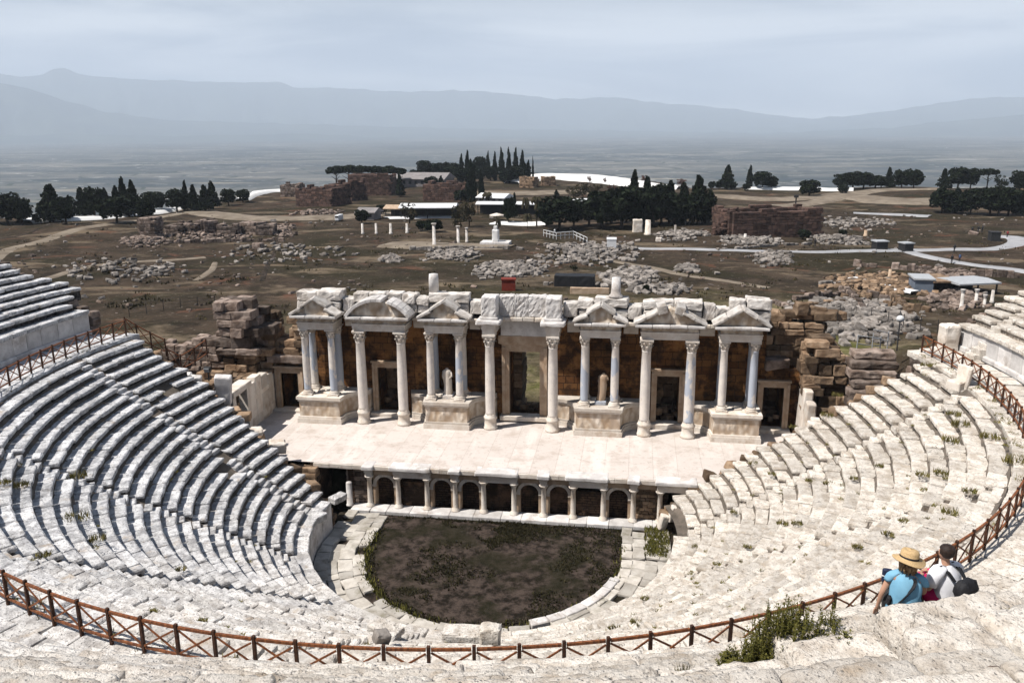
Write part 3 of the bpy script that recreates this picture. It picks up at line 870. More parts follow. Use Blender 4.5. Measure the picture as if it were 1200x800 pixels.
for x0, x1, k in zip(CXS, CXS[1:], KIND):
    xc = (x0 + x1) / 2
    if k == 'a':
        m = MB(); arch_panel(m, x0 + .12, x1 - .12, 4.62, 4.95, .05, 1.45, 2.16, .55); m.build('arch_wall', MTAN, st)
        m = MB(); arch_trim(m, xc, 1.45, .56, .20, 4.54, 4.70); m.box(xc - .80, xc - .55, 4.52, 4.72, 1.35, 1.46); m.box(xc + .55, xc + .80, 4.52, 4.72, 1.35, 1.46); m.build('arch_moulding', MMAR, st)
    elif k == 'r':
        m = MB()
        zz = .05
        while zz < 2.2:
            xx = x0 + .1
            while xx < x1 - .1:
                L = U(.25, .5); m.blk((xx + L / 2, 4.85 + U(-.05, .05), zz + .11), (L, .4, .21), 0, (0, 0), (2, 2, 2), .03, .02); xx += L
            zz += .21
        m.build('rubble_wall', MRUB, st)
    if k == 'l':
        m = MB(); m.box(x0 - .2, x1 + .2, 4.13, 4.62, 2.19, 2.40); m.box(x0 - .24, x1 + .24, 4.08, 4.62, 2.403, 2.60); m.build('lintel', MMAR, st)
        m = MB(); m.blk((xc - .1, 4.45, Z0 - .12), (x1 - x0 + .75, .98, .27), 0, (0, 0), (8, 4, 3), .07, .03); m.build('cornice_slab', MMARW, st)
        m = MB()
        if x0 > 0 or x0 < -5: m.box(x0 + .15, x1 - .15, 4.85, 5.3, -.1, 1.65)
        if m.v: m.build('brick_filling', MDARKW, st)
        m = MB(); m.box(x0 + .05, x1 - .05, 4.62, 5.4, 2.0, 2.19); m.build('soffit', MTAN, st)
    else:
        m = MB(); m.box(x0 + .205, x1 - .205, 4.45, 4.95, 2.165, 2.36); m.box(x0 + .245, x1 - .245, 4.40, 4.95, 2.363, 2.58); m.build('recessed_lintel', MTAN, st)
for x in (CXS[0], CXS[3], CXS[6], CXS[9]):
    m = MB(); m.box(x - .2, x + .2, 4.12, 4.7, 2.19, 2.41); m.box(x - .24, x + .24, 4.07, 4.7, 2.413, 2.60); m.build('entablature_block', MMAR, st)
    m = MB(); m.blk((x, 4.40, Z0 - .12), (.74, .95, .27), U(-.04, .04), (0, 0), (4, 4, 3), .06, .03); m.build('cornice_slab', MMARW, st)
m = MB(); m.box(9.12 - .2, 11.1, 4.13, 4.55, 2.19, 2.58); m.build('lintel', MMAR, st)
m = MB(); m.blk((10.0, 4.42, Z0 - .12), (2.4, .95, .27), 0, (0, 0), (8, 4, 3), .07, .03); m.build('cornice_slab', MMARW, st)
m = MB()
for i in range(10):
    for j in range(9):
        m.blk((-11.75 - j % 2 * .1 - i * .0 - U(0, 1.2), 4.15 - U(0, .25), .1 + j * .3), (U(.5, .8), .5, .30), 0, (0, 0), (3, 2, 2), .04, .03)
        m.blk((10.98 + U(0, .9), 4.25 - U(0, .2), .1 + j * .3), (U(.5, .8), .5, .30), 0, (0, 0), (3, 2, 2), .04, .03)
m.build('end_masonry', MRUB, st)
m = MB(); zz = .05
while zz < 2.7:
    for xx in (-9.75, -9.2, -8.8): m.blk((xx + U(-.05, .05), 4.95, zz + .15), (.55, .4, .29), 0, (0, 0), (3, 2, 2), .04, .03)
    zz += .3
m.build('rubble_wall', MRUBD, st)

# ------------------------------------------------------------------ stage front: two-storey ruin of columns, niches and doors
fr = thing('theatre_facade', 'ruined marble stage front of paired columns, gables and tall doorways before a brown wall', 'ruined building', (0, 13, Z0))
DOORS = [(-17.7, -16.36, 3.05, 5.70), (-10.45, -8.9, 3.12, 6.36), (-1.05, 1.05, 3.30, 7.86), (8.95, 10.42, 3.2, 6.46), (15.88, 17.2, 3.12, 5.95)]
m = MB(); ZT = 10.3; YB2 = 16.4
cuts = [-18.6]
for a, b, z0, z1 in DOORS: cuts += [a, b]
cuts.append(18.6)
for i in range(0, len(cuts), 2):
    x0, x1 = cuts[i], cuts[i + 1]
    zt = ZT if -15.6 < (x0 + x1) / 2 < 15.6 else 7.2
    m.box(max(x0, -15.9) if zt == ZT else x0, x1, YB, YB2, 1.5, zt)
for a, b, z0, z1 in DOORS:
    zt = ZT if abs(a + b) / 2 < 15 else 7.2
    m.box(a, b, YB + .002, YB2, z1, zt); m.box(a, b, YB + .002, YB2, 1.5, z0 - .2)
m.build('back_wall', MWALL, fr)
m = MB()
for (xa, xb, ya, yb, za, zb) in ((-1.05, -.5, 15.0, 17.5, 2.0, 7.5), (-17.8, -16.2, 16.0, 16.4, 2, 6), (15.8, 17.3, 16.0, 16.4, 2, 6), (-10.6, -8.7, 15.4, 16.0, 2, 5.0), (8.8, 10.6, 15.6, 16.3, 2, 6.6), (-10.6, -9.75, 15.4, 16.2, 5, 5.7)):
    zz = za
    while zz < zb:
        h = U(.35, .6); xx = xa
        while xx < xb - .1:
            L = min(U(.5, .9), xb - xx + .1); m.blk((xx + L / 2, (ya + yb) / 2 + U(-.1, .1), zz + h / 2), (L, yb - ya, h), 0, (0, 0), (3, 3, 2), .07, .06); xx += L
        zz += h
for q in range(26):
    a, b = ((-1.0, 1.0), (9.0, 10.4), (-10.4, -8.9), (16, 17.1))[q % 4]
    s_ = U(.25, .5); m.blk((U(a, b), U(14.0, 15.4), 3.15 + U(0, .5)), (s_ * 1.4, s_, s_), U(0, 3), (U(-.3, .3), U(-.3, .3)), (3, 3, 3), .06, .06)
m.build('fallen_masonry', MRUB, fr)
def door_frame(a, b, z0, z1, wj, mat, proud=.22):
    j = MB()
    for s_, x in ((-1, a), (1, b)):
        x0, x1 = (x - wj, x) if s_ < 0 else (x, x + wj)
        j.box(x0, x1, YB - proud, YB + .35, z0 - .15, z1)
        xm = x0 + wj * (.45 if s_ < 0 else .55)
        j.box(min(x0, xm) if s_ < 0 else xm, xm if s_ < 0 else x1, YB - proud - .07, YB - proud - .003, z0 - .15, z1 + (wj * .6))
    fo = j.build('door_frame', mat, fr)
    l = MB(); l.box(a - wj - .003, b + wj + .003, YB - proud - .002, YB + .35, z1 + .003, z1 + wj); l.box(a - wj - .06, b + wj + .06, YB - proud - .12, YB + .3, z1 + wj + .003, z1 + wj + .13)
    l.build('lintel', mat, fo)
    l = MB(); l.blk(((a + b) / 2, YB - .2, z0 - .16), (b - a + 2 * wj + .3, .9, .34), 0, (0, 0), (6, 4, 3), .05, .03)
    l.build('threshold', MMAR, fo)
    return fo
door_frame(*DOORS[0], .38, MTAN); door_frame(*DOORS[1], .36, MTAN); door_frame(*DOORS[2], .50, MTAN, .3); door_frame(*DOORS[3], .36, MTAN); door_frame(*DOORS[4], .36, MTAN)
m = MB(); m.blk((-.05, YB - .18, 8.72), (3.5, .55, .62), 0, (0, 0), (10, 3, 4), .05, .04); m.build('door_cornice', MTAN, fr)
# columns
def tall_column(x, mi):
    o = MB(); o.lathe((x, YF, Z0), [(.50, 0), (.50, .14), (.43, .2), (.40, .62), (.43, .70), (.47, .76), (.46, .84), (.40, .92), (.37, 1.0), (.36, 1.06)], 8)
    c = thing_part('tall_column', fr, (x, YF, Z0))
    o.build('column_base', MMAR, c, True)
    s_ = MB(); s_.lathe((x, YF, Z0), [(.345, 1.04), (.325, 1.15), (.335, 2.6), (.315, 4.4), (.285, 5.72), (.31, 5.76), (.305, 5.82)], 20, .03); s_.build('shaft', MCOLS[mi], c, True)
    k = MB(); capital(k, x, YF, Z0 + 5.80, .285, .80); k.build('capital', MMAR, c)
def thing_part(name, parent, loc):
    o = bpy.data.objects.new(name, None); COL.objects.link(o); o.parent = parent
    o.location = Vector(loc) - wloc(parent); o.empty_display_size = .2
    return o
def capital(mb, x, y, z, r, h):
    mb.lathe((x, y, z), [(r * .98, 0), (r * 1.02, h * .25), (r * 1.12, h * .55), (r * 1.38, h * .8), (r * 1.5, h * .84)], 16)
    for tier, (zz, rr_, hh, n_) in enumerate(((.02, 1.05, .42, 8), (.30, 1.12, .45, 8), (.52, 1.3, .34, 4))):
        for i in range(n_):
            a = 2 * math.pi * (i + .5 * (tier % 2)) / n_ + (math.pi / 4 if n_ == 4 else 0); ca, sa = math.cos(a), math.sin(a); w_ = r * (.36 if n_ == 8 else .30)
            def q(rad, zz_, s_): return (x + ca * rad - sa * s_, y + sa * rad + ca * s_, z + zz_)
            z1, z2 = h * zz, h * (zz + hh)
            mb.add([q(r * rr_, z1, -w_), q(r * rr_, z1, w_), q(r * (rr_ + .12), (z1 + z2) / 2, w_), q(r * (rr_ + .12), (z1 + z2) / 2, -w_), q(r * (rr_ + .46), z2, w_ * .7), q(r * (rr_ + .46), z2, -w_ * .7), q(r * (rr_ + .55), z2 - h * .12, 0), q(r * (rr_ - .1), z2, w_ * .6), q(r * (rr_ - .1), z2, -w_ * .6)],
                   [(0, 1, 2, 3), (3, 2, 4, 5), (5, 4, 6), (4, 7, 8, 5)])
    s_ = r * 1.5; mb.box(x - s_, x + s_, y - s_, y + s_, z + h * .86, z + h)
for x, mi in ((-11.006, 0), (-8.155, 0), (-2.11, 0), (2.11, 0), (8.155, 0), (11.006, 1)): tall_column(x, mi)
ZP = Z0 + 1.908
def short_column(x, y, mi, name='short_column'):
    c = thing_part(name, fr, (x, y, ZP))
    o = MB(); o.box(x - .37, x + .37, y - .37, y + .37, ZP, ZP + .11); o.lathe((x, y, ZP), [(.36, .11), (.37, .17), (.32, .22), (.33, .27), (.29, .32), (.27, .36)], 16); o.build('column_base', MMAR, c)
    s_ = MB(); s_.lathe((x, y, ZP), [(.265, .35), (.25, .45), (.255, 1.6), (.24, 3.0), (.22, 4.02), (.24, 4.05), (.235, 4.1)], 18, .03); s_.build('shaft', MCOLS[mi], c, True)
    k = MB(); capital(k, x, y, ZP + 4.09, .22, .60); k.build('capital', MMAR, c)
PODS = [(-14.0, 1.48), (-5.04, 1.48), (5.15, 1.48), (14.0, 1.48)]
for (px_, mf, mb_) in ((-14.93, 1, 1), (-13.05, 1, 2), (-6.16, 0, 2), (-4.19, 1, 1), (4.19, 1, 0), (6.16, 1, 0), (13.05, 0, 2), (14.93, 2, 2)):
    short_column(px_, YF, mf); short_column(px_, YF + 1.32, mb_, 'rear_column')
# podiums with concave wings
def plan(xc, hw, off, wl, wr):
    P = []; yb = YB + .05; y0 = YF - .58
    if wl:
        Rr = 1.30 - off; cx_ = xc - hw - 1.36
        P.append((cx_ - .25, yb)); 
        for i in range(9):
            a = math.pi / 2 * (1 - i / 8); P.append((cx_ + Rr * math.cos(a), YF - .12 + Rr * math.sin(a) * 1.0))
    else: P.append((xc - hw - off, yb))
    P += [(xc - hw - off, y0 - off), (xc + hw + off, y0 - off)]
    if wr:
        Rr = 1.30 - off; cx_ = xc + hw + 1.36
        for i in range(9):
            a = math.pi / 2 * i / 8; P.append((cx_ - Rr * math.cos(a), YF - .12 + Rr * math.sin(a)))
        P.append((cx_ + .25, yb))
    else: P.append((xc + hw + off, yb))
    return P
for i, (xc, hw) in enumerate(PODS):
    wl, wr = (i != 0), (i != 3)
    c = thing_part('podium', fr, (xc, YF, Z0))
    m = MB(); m.prism_z(plan(xc, hw, .10, wl, wr), Z0 - .1, Z0 + .34); m.prism_z(plan(xc, hw, .05, wl, wr), Z0 + .342, Z0 + .50); m.build('plinth', MMAR, c)
    m = MB(); m.prism_z(plan(xc, hw, -.05, wl, wr), Z0 + .502, Z0 + 1.56); m.build('relief_panel', MCARV, c)
    m = MB(); m.prism_z(plan(xc, hw, .02, wl, wr), Z0 + 1.562, Z0 + 1.70); m.prism_z(plan(xc, hw, .10, wl, wr), Z0 + 1.702, ZP - .001)
    for _ in range(7): m.blk((xc + U(-1.3, 1.3), YF + U(.3, 1.5), ZP + .05), (U(.3, .8), U(.3, .5), .14), U(0, 3), (0, 0), (3, 3, 2), .04, .03)
    m.build('podium_cornice', MMAR, c)
# entablatures, gables
ZE = Z0 + 6.6
def entab(xc, hw, name='entablature', y1=13.0):
    c = thing_part(name, fr, (xc, YF, ZE)); m = MB()
    y0 = YF - .36
    m.box(xc - hw, xc + hw, y0 + .06, y1, ZE + .002, ZE + .20); m.box(xc - hw - .03, xc + hw + .03, y0 + .03, y1, ZE + .202, ZE + .42); m.box(xc - hw - .07, xc + hw + .07, y0, y1, ZE + .422, ZE + .50)
    m.build('architrave', MMAR, c)
    m = MB(); m.box(xc - hw - .01, xc + hw + .01, y0 + .05, y1, ZE + .502, ZE + .74); m.build('frieze', MCARV, c)
    m = MB(); n_ = int(hw * 2 / .22)
    for i in range(n_): m.box(xc - hw + (i + .15) * 2 * hw / n_, xc - hw + (i + .75) * 2 * hw / n_, y0 - .10, y0 + .04, ZE + .742, ZE + .82)
    m.box(xc - hw - .05, xc + hw + .05, y0 + .01, y1, ZE + .742, ZE + .84)
    nb = max(3, int(hw * 2.4)); x = xc - hw - .40
    for i in range(nb):
        L = (2 * hw + .8) / nb; m.blk((x + L / 2, (y0 - .32 + y1) / 2, ZE + .93), (L - .01, y1 - y0 + .32 + U(-.06, .04), .17), 0, (0, 0), (3, 4, 3), .04, .02); x += L
    m.build('cornice', MMARW, c)
    return c
def rake(mb, x0, z0, x1, z1, y0, y1, th=.26):
    L = math.hypot(x1 - x0, z1 - z0); a = math.atan2(z1 - z0, x1 - x0)
    n_ = max(1, round(L / 1.0))
    for i in range(n_):
        f = (i + .5) / n_
        mb.blk((x0 + (x1 - x0) * f, (y0 + y1) / 2, z0 + (z1 - z0) * f), (L / n_ - .01, y1 - y0, th), 0, (0, -a), (6, 6, 4), .045, .04, 2.2, .02)
ZC = ZE + 1.02
def gable_broken(xc, hw):
    c = entab(xc, hw); m = MB(); y0, y1 = YF - .55, 12.3; w_ = hw + .42
    m.prism_y([(xc - .72, ZC), (xc + .72, ZC), (xc + .72, ZC + .55), (xc, ZC + 1.02), (xc - .72, ZC + .55)], y0 + .30, y1)
    for s_ in (-1, 1): m.prism_y([(xc + s_ * .73, ZC), (xc + s_ * w_ * .9, ZC), (xc + s_ * .73, ZC + .42)], y0 + .22, y1)
    m.build('tympanum', MCARV, c); m = MB()
    for s_ in (-1, 1):
        rake(m, xc + s_ * .92, ZC + .56, xc + s_ * .02, ZC + 1.12, y0 + .06, y1 + .1, .17)
        rake(m, xc + s_ * (w_ + .06), ZC + .02, xc + s_ * .82, ZC + .50, y0 - .12, y1 - .3, .18)
    m.build('raking_cornice', MATT, c)
def gable_plain(xc, hw, top=1.12, middle=False):
    c = entab(xc, hw); m = MB(); y0, y1 = YF - .55, 12.3; w_ = hw + .42
    m.prism_y([(xc - w_ * .92, ZC), (xc + w_ * .92, ZC), (xc, ZC + top - .14)], y0 + .30, y1); m.build('tympanum', MCARV, c); m = MB()
    if not middle:
        for s_ in (-1, 1): rake(m, xc + s_ * (w_ + .08), ZC + .03, xc + s_ * .03, ZC + top, y0 - .06, y1 + .1, .18)
    else:
        for s_ in (-1, 1): rake(m, xc + s_ * (w_ + .08), ZC + .03, xc + s_ * .75, ZC + top * .72, y0 - .06, y1 - .2, .19)
        m.blk((xc - .55, YF + .1, ZC + top * .86), (.62, 1.5, .55), .05, (0, -.25), (4, 4, 4), .06, .04); m.blk((xc + .62, YF + .15, ZC + top * .80), (.6, 1.4, .55), -.05, (0, .3), (4, 4, 4), .06, .04)
    m.build('raking_cornice', MATT, c)
def gable_round(xc, hw):
    c = entab(xc, hw); m = MB(); y0, y1 = YF - .55, 12.3; w_ = hw + .40; top = 1.15
    Rr = (w_ * w_ + top * top) / (2 * top); a0 = math.asin(w_ / Rr); N = 14
    arc = [(xc + Rr * math.sin(-a0 + 2 * a0 * i / N), ZC + top - Rr + Rr * math.cos(-a0 + 2 * a0 * i / N)) for i in range(N + 1)]
    m.prism_y([(xc - w_ * .93, ZC)] + [(xc + (x - xc) * .93, ZC + max(0.02, (z - ZC) * .88)) for x, z in arc[1:-1]] + [(xc + w_ * .93, ZC)], y0 + .3, y1); m.build('tympanum', MCARV, c)
    m = MB()
    for i in range(N):
        if i == 8: continue
        (xa, za), (xb, zb) = arc[i], arc[i + 1]
        m.blk(((xa + xb) / 2, (y0 + y1) / 2, (za + zb) / 2), (math.hypot(xb - xa, zb - za) + .01, y1 - y0 + .1 + U(-.05, .05), .24), 0, (0, -math.atan2(zb - za, xb - xa)), (3, 4, 3), .04, .02)
    m.build('curved_cornice', MMARW, c)
gable_broken(-14.0, 1.24); gable_round(-9.58, 1.80); gable_broken(-5.10, 1.30); gable_broken(5.18, 1.26); gable_plain(9.58, 1.78, 1.15, True); gable_plain(14.0, 1.26, 1.1)
# recessed entablature on the wall between the gables, and over the great door
def recess(x0, x1, y=12.55, z=ZE - .02):
    m = MB(); m.box(x0, x1, y + .1, YB + .2, z, z + .3); m.box(x0, x1, y + .02, YB + .2, z + .302, z + .55)
    xx = x0
    while xx < x1 - .05:
        L = min(U(.6, 1.1), x1 - xx); m.blk((xx + L / 2, (y - .2 + YB + .4) / 2, z + .68), (L - .01, YB + .4 - y + .2, .24), 0, (0, 0), (3, 3, 3), .05, .03); xx += L
    m.build('wall_entablature', MMAR, fr)
for a, b in ((-12.4, -11.6), (-7.55, -6.6), (-3.65, -2.95), (2.95, 3.75), (6.65, 7.6), (11.55, 12.5)): recess(a, b)
for s_ in (-1, 1):                                       # blocks carried forward over the two columns of the great door
    x = s_ * 2.11; c = thing_part('column_entablature', fr, (x, YF, ZE))
    m = MB(); m.box(x - .42, x + .42, YF - .36, 13.2, ZE + .002, ZE + .36); m.box(x - .47, x + .47, YF - .41, 13.2, ZE + .362, ZE + .66); m.build('architrave', MMAR, c)
    m = MB(); m.blk((x, 12.1, ZE + .84), (1.62, 2.4, .30), 0, (0, 0), (6, 6, 4), .09, .05); m.blk((x, 12.2, ZE + 1.06), (1.2, 1.9, .2), 0, (0, 0), (5, 5, 3), .06, .03); m.build('cornice', MMARW, c)
    m = MB(); m.blk((x, 12.0, ZE + 1.80), (1.02, 1.25, 1.35), .03 * s_, (0, 0), (8, 8, 8), .07, .03, 1.7, .05); m.build('carved_pedestal', MMARW, c)
m = MB(); m.box(-1.58, 1.58, 12.95, YB + .1, 9.0, 9.55); m.box(-1.6, 1.6, 12.9, YB + .1, 9.553, 10.15); m.build('door_entablature', MMARW, fr)
m = MB()
for i in range(4): m.blk((-1.2 + .8 * i, 12.75, 10.3), (.79, 1.1, .27), 0, (0, 0), (4, 4, 3), .05, .03)
m.build('door_entablature', MMAR, fr)
m = MB(); x = -1.62
for L in (1.05, .95, 1.2): m.blk((x + L / 2, 12.75, 11.15), (L - .03, .8, 1.42), U(-.02, .02), (0, 0), (10, 4, 10), .06, .03, 2.2, .07); x += L
m.build('relief_block', MMARW, fr)
# loose upper course of great blocks
ATT = [(-15.75, 1.45, 11.85), (-14.25, 1.7, 11.95), (-12.5, .85, 11.45), (-11.6, 1.05, 11.85), (-10.5, 1.15, 11.9), (-9.3, 1.1, 11.9), (-8.15, .95, 11.8), (-7.15, .8, 11.6), (-6.4, 2.75, 11.95), (-3.6, .95, 11.5), (2.65, .95, 11.5), (3.65, 1.0, 11.7), (4.7, 2.2, 11.85), (6.9, .9, 11.35), (7.85, 2.0, 11.75), (9.9, 1.75, 11.8), (11.7, .75, 11.55), (12.5, .8, 11.35), (13.3, 1.05, 11.95), (14.4, 1.55, 12.0)]
for x, L, zt in ATT:
    m = MB(); z0 = ZE + 1.0 if abs(x + L / 2) > 2.6 else 10.4
    zz = z0; big = zt - z0
    parts_ = 2 if big > 1.1 else 1
    for q in range(parts_):
        h = big / parts_; m.blk((x + L / 2 + U(-.05, .05), 12.95 + U(-.12, .12), zz + h / 2), (L + .02 - U(0, .08), 1.15 + U(-.25, .1), h - .02 - U(0, .12)), U(-.07, .07), (U(-.03, .03), U(-.04, .04)), (9, 7, 6), .07, .07, 1.9, .035); zz += h
    m.build('attic_block', MATT, fr)
m = MB(); x = -15.6
while x < 15.5:
    L = U(.7, 1.3); h = U(.5, .95); m.blk((x + L / 2, 14.0 + U(-.1, .3), 10.3 + h / 2), (L, 1.2, h), U(-.1, .1), (0, 0), (4, 4, 3), .08, .05); x += L
m.build('wall_top_blocks', MATT, fr)
m = MB(); m.lathe((-6.12, 12.9, 11.93), [(.34, 0), (.33, .9), (.30, 1.2)], 16, .03); o = m.build('column_stump', MMARW, None, True)
tag(o, 'plain white column stump standing on the wall top at the left', 'column stump', 'column stumps on the wall top')
m = MB(); m.lathe((6.08, 12.9, 11.83), [(.46, 0), (.44, .14), (.34, .22), (.30, .5), (.28, 1.3)], 16, .03); o = m.build('column_stump', MMARW, None, True)
tag(o, 'column stump with a moulded foot standing on the wall top at the right', 'column stump', 'column stumps on the wall top')
# statues between the inner short columns
def statue(x, y, z, h, lean, label, arm):
    t = thing('statue', label, 'statue', (x, y, z), 'headless marble statues on the podiums')
    b = MB(); b.blk((x, y, z + .13), (.78, .62, .27), 0, (0, 0), (4, 4, 3), .05, .02); b.build('pedestal', MCOLS[1], t)
    m = MB(); seg = 22; zz0 = z + .26
    prof = [(.31, .24, 0), (.30, .23, .08), (.27, .21, .25), (.27, .20, .42), (.29, .20, .52), (.25, .18, .62), (.29, .19, .74), (.31, .18, .82), (.24, .15, .87), (.10, .09, .90), (.09, .09, .94)]
    for j, (a, b_, f) in enumerate(prof):
        for i in range(seg):
            t_ = 2 * math.pi * i / seg; fold = 1 + (.10 * math.sin(t_ * 7 + f * 5) * (1 - f) + .05 * math.sin(t_ * 11 - f * 9))
            m.v.append((x + lean * f + a * fold * math.cos(t_) * h / 2.0 + .03 * math.sin(f * 6), y + b_ * fold * math.sin(t_) * h / 2.0, zz0 + f * h))
    for j in range(len(prof) - 1):
        for i in range(seg):
            a = j * seg + i; b_ = j * seg + (i + 1) % seg; m.f.append((a, b_, b_ + seg, a + seg))
    m.f.append(tuple((len(prof) - 1) * seg + i for i in range(seg)))
    sx = x + lean * .8
    m.tube([(sx - .24 * h / 2, y, zz0 + h * .80), (sx - .31 * h / 2, y - .03, zz0 + h * .66), (sx - .25 * h / 2, y - .12, zz0 + h * .55)], [.085, .075, .055], 8)
    if arm: m.tube([(sx + .24 * h / 2, y, zz0 + h * .80), (sx + .33 * h / 2, y - .08, zz0 + h * .66), (sx + .15 * h / 2, y - .26, zz0 + h * .60)], [.085, .075, .05], 8)
    else: m.tube([(sx + .22 * h / 2, y, zz0 + h * .80), (sx + .31 * h / 2, y - .05, zz0 + h * .70)], [.09, .06], 8)
    m.build('draped_figure', MTAN if not arm else MMAR, t, True)
statue(-5.12, YF + .45, ZP, 1.95, .0, 'headless draped stone statue standing between the left inner columns', True)
statue(5.25, YF + .45, ZP, 2.0, .22, 'leaning tan stone statue standing between the right inner columns', False)

# ------------------------------------------------------------------ ruined walls either side of the stage
def rubble(mb, x0, x1, y0, y1, z0, ztop, sz=(.55, 1.05), hh=(.32, .62), rag=.06):
    z = z0
    while True:
        h = U(*hh); any_ = False; y = y0
        while y < y1 - .15:
            d = min(U(*sz) * .85, y1 - y + .1); x = x0 - U(0, .3)
            while x < x1 - .1:
                L = U(*sz); xc = x + L / 2
                if z + h * .5 < ztop(xc, y + d / 2) and (y <= y0 + .01 or y + d >= y1 - .3 or z + 1.5 > ztop(xc, y + d / 2) or x < x0 + .01 or x + L > x1 - .5):
                    mb.blk((xc + U(-rag, rag), y + d / 2 + U(-rag * 2, rag), z + h / 2), (L * U(.9, 1.02), d + .08, h * U(.9, 1.02)), U(-.06, .06), (U(-.04, .04), U(-.04, .04)), (5, 4, 4), .055, .06, 2.3, .03)
                if z + h * .5 < ztop(xc, y + d / 2): any_ = True
                x += L
            y += d
        z += h
        if not any_ or z > 16: break
# left: dark broken pier over a cream orthostat wall with its own small doorway
pr = thing('ruined_pier', 'tall dark broken masonry pier standing left of the stage front', 'ruin', (-20, 13, 2))
m = MB(); rubble(m, -21.6, -19.3, 12.2, 14.6, 7.2, lambda x, y: 11.3 - .6 * abs(x + 20.5) ** 1.5 - .3 * nz(x * 2, y, 1), (.8, 1.7), (.45, .85), .14); m.build('broken_masonry', MRUBD, pr)
m = MB(); rubble(m, -21.2, -19.0, 12.35, 14.6, 4.6, lambda x, y: 7.3, (.6, 1.3), (.35, .6), .12); m.build('lower_masonry', MRUB, pr)
m = MB(); rubble(m, -18.9, -15.6, 13.6, 15.6, 7.0, lambda x, y: interp([(-19, 9.8), (-18.2, 9.0), (-17.4, 7.6), (-16.5, 9.4), (-15.8, 10.0)], x) + .25 * nz(x * 3, y, 4), (.6, 1.3), (.4, .8), .14); m.build('broken_arch', MRUB, pr)
m = MB(); m.blk((-17.0, YB + .3, 6.75), (3.0, 1.6, .55), 0, (0, .02), (8, 5, 4), .1, .07); m.blk((-17.1, YB + .9, 7.6), (1.7, 1.2, .5), .2, (0, .05), (5, 4, 4), .1, .07); m.build('fallen_block', MRUBD, pr)
vl = thing('side_wall', 'cream marble side wall with a small doorway left of the stage', 'wall', (-18.5, 9, Z0))
m = MB(); y = 4.9
hts = [(4.9, 5.2), (6.0, 6.6), (6.6, 4.5), (8.8, 4.6), (9.6, 6.0), (10.4, 6.2), (11.2, 6.5), (12.0, 6.1), (13.2, 5.9)]
while y < 13.2:
    L = U(.7, 1.1)
    if not (6.9 < y + L / 2 < 9.2):
        zt = interp(hts, y + L / 2) + U(-.3, .3); m.blk((-18.5, y + L / 2, (2.4 + zt) / 2), (.62, L - .02, zt - 2.4), 0, (0, U(-.02, .02)), (3, 3, 6), .06, .03)
    y += L
m.build('wall_slabs', MMAR, vl)
m = MB()
for yy in (7.0, 9.0): m.box(-18.75, -18.1, yy - .22, yy + .22, Z0 - .3, 5.9)
m.build('door_frame', MMAR, vl)
m = MB(); m.blk((-18.42, 8.0, 6.12), (.9, 2.7, .42), 0, (.02, 0), (4, 7, 4), .06, .03); m.build('lintel', MMAR, vl)
m = MB(); m.box(-20.4, -19.9, 6.8, 9.4, 1.0, 6.1); m.build('door_backing', MRUBD, vl)
m = MB(); m.blk((-18.28, 11.3, 3.3), (.25, 3.6, .5), 0, (0, 0), (3, 8, 3), .05, .03); m.blk((-18.32, 11.2, 4.9), (.3, 3.8, .35), 0, (0.06, 0), (3, 8, 3), .05, .03); m.build('moulding', MMAR, vl)
m = MB(); rubble(m, -22.3, -19.25, 4.6, 12.6, 1.0, lambda x, y: 5.6 + .05 * (y - 4) + .5 * nz(x, y, 3)); m.build('rubble_core', MRUB, vl)
lw = thing('broken_wall', 'low brown broken wall at the far left end of the stage building', 'ruin', (-24, 14, 2))
m = MB(); rubble(m, -26.5, -22.0, 12.6, 14.2, 2.2, lambda x, y: 7.3 + .28 * (x + 26) + .5 * nz(x * 1.5, y, 8)); m.build('broken_masonry', MRUBD, lw)
# right: big broken brown wall stepping down, with slabs
rw = thing('broken_wall', 'tall brown crumbling wall stepping down at the right of the stage front', 'ruin', (19, 14, 2))
m = MB(); rubble(m, 15.5, 19.2, 14.3, 16.4, 6.2, lambda x, y: 10.3 + .3 * nz(x * 2, y, 3), (.6, 1.5), (.35, .8), .12); m.build('back_masonry', MRUB, rw)
m = MB(); rubble(m, 18.2, 21.8, 11.6, 15.4, 2.6, lambda x, y: interp([(18, 8.6), (18.8, 9.9), (19.6, 9.7), (20.4, 8.4), (21.8, 6.6)], x) - .15 * abs(y - 14) + .8 * nz(x * 1.7, y * 1.2, 6), (.5, 1.6), (.3, .8), .2); m.build('front_masonry', MRUB, rw)
m = MB()
for i in range(12): m.blk((U(15.6, 21.5), U(14.2, 15.8), 10.3 + U(.0, .5)), (U(.7, 1.5), U(.6, 1.0), U(.4, .6)), U(-.3, .3), (U(-.1, .1), U(-.1, .1)), (5, 4, 3), .1, .06)
m.blk((18.1, 14.6, 11.0), (.8, .7, .8), .2, (.06, .1), (6, 5, 6), .06, .08, 2.0, .03); m.blk((19.2, 14.8, 10.8), (1.1, .8, .6), -.2, (-.05, .12), (6, 5, 5), .06, .08, 2.0, .03)
m.build('top_blocks', MRUB, rw)
m = MB(); m.blk((16.6, 13.8, 7.5), (1.6, 1.2, .7), .2, (0, -.1), (6, 5, 4), .12, .08); m.build('fallen_block', MRUBD, rw)
sb = thing('slab_stack', 'stack of long grey weathered slabs beside the right seat rows', 'stone stack', (22.5, 9, 6))
m = MB()
for i in range(7):
    m.blk((21.3 + .10 * i, 8.6 + .42 * i, 6.0 + .50 * i), (2.6 + U(-.4, .4), 1.2, .46), U(-.06, .06), (0, U(-.02, .02)), (10, 6, 4), .09, .08, 1.9, .03)
m.build('slab', MRUBD, sb)
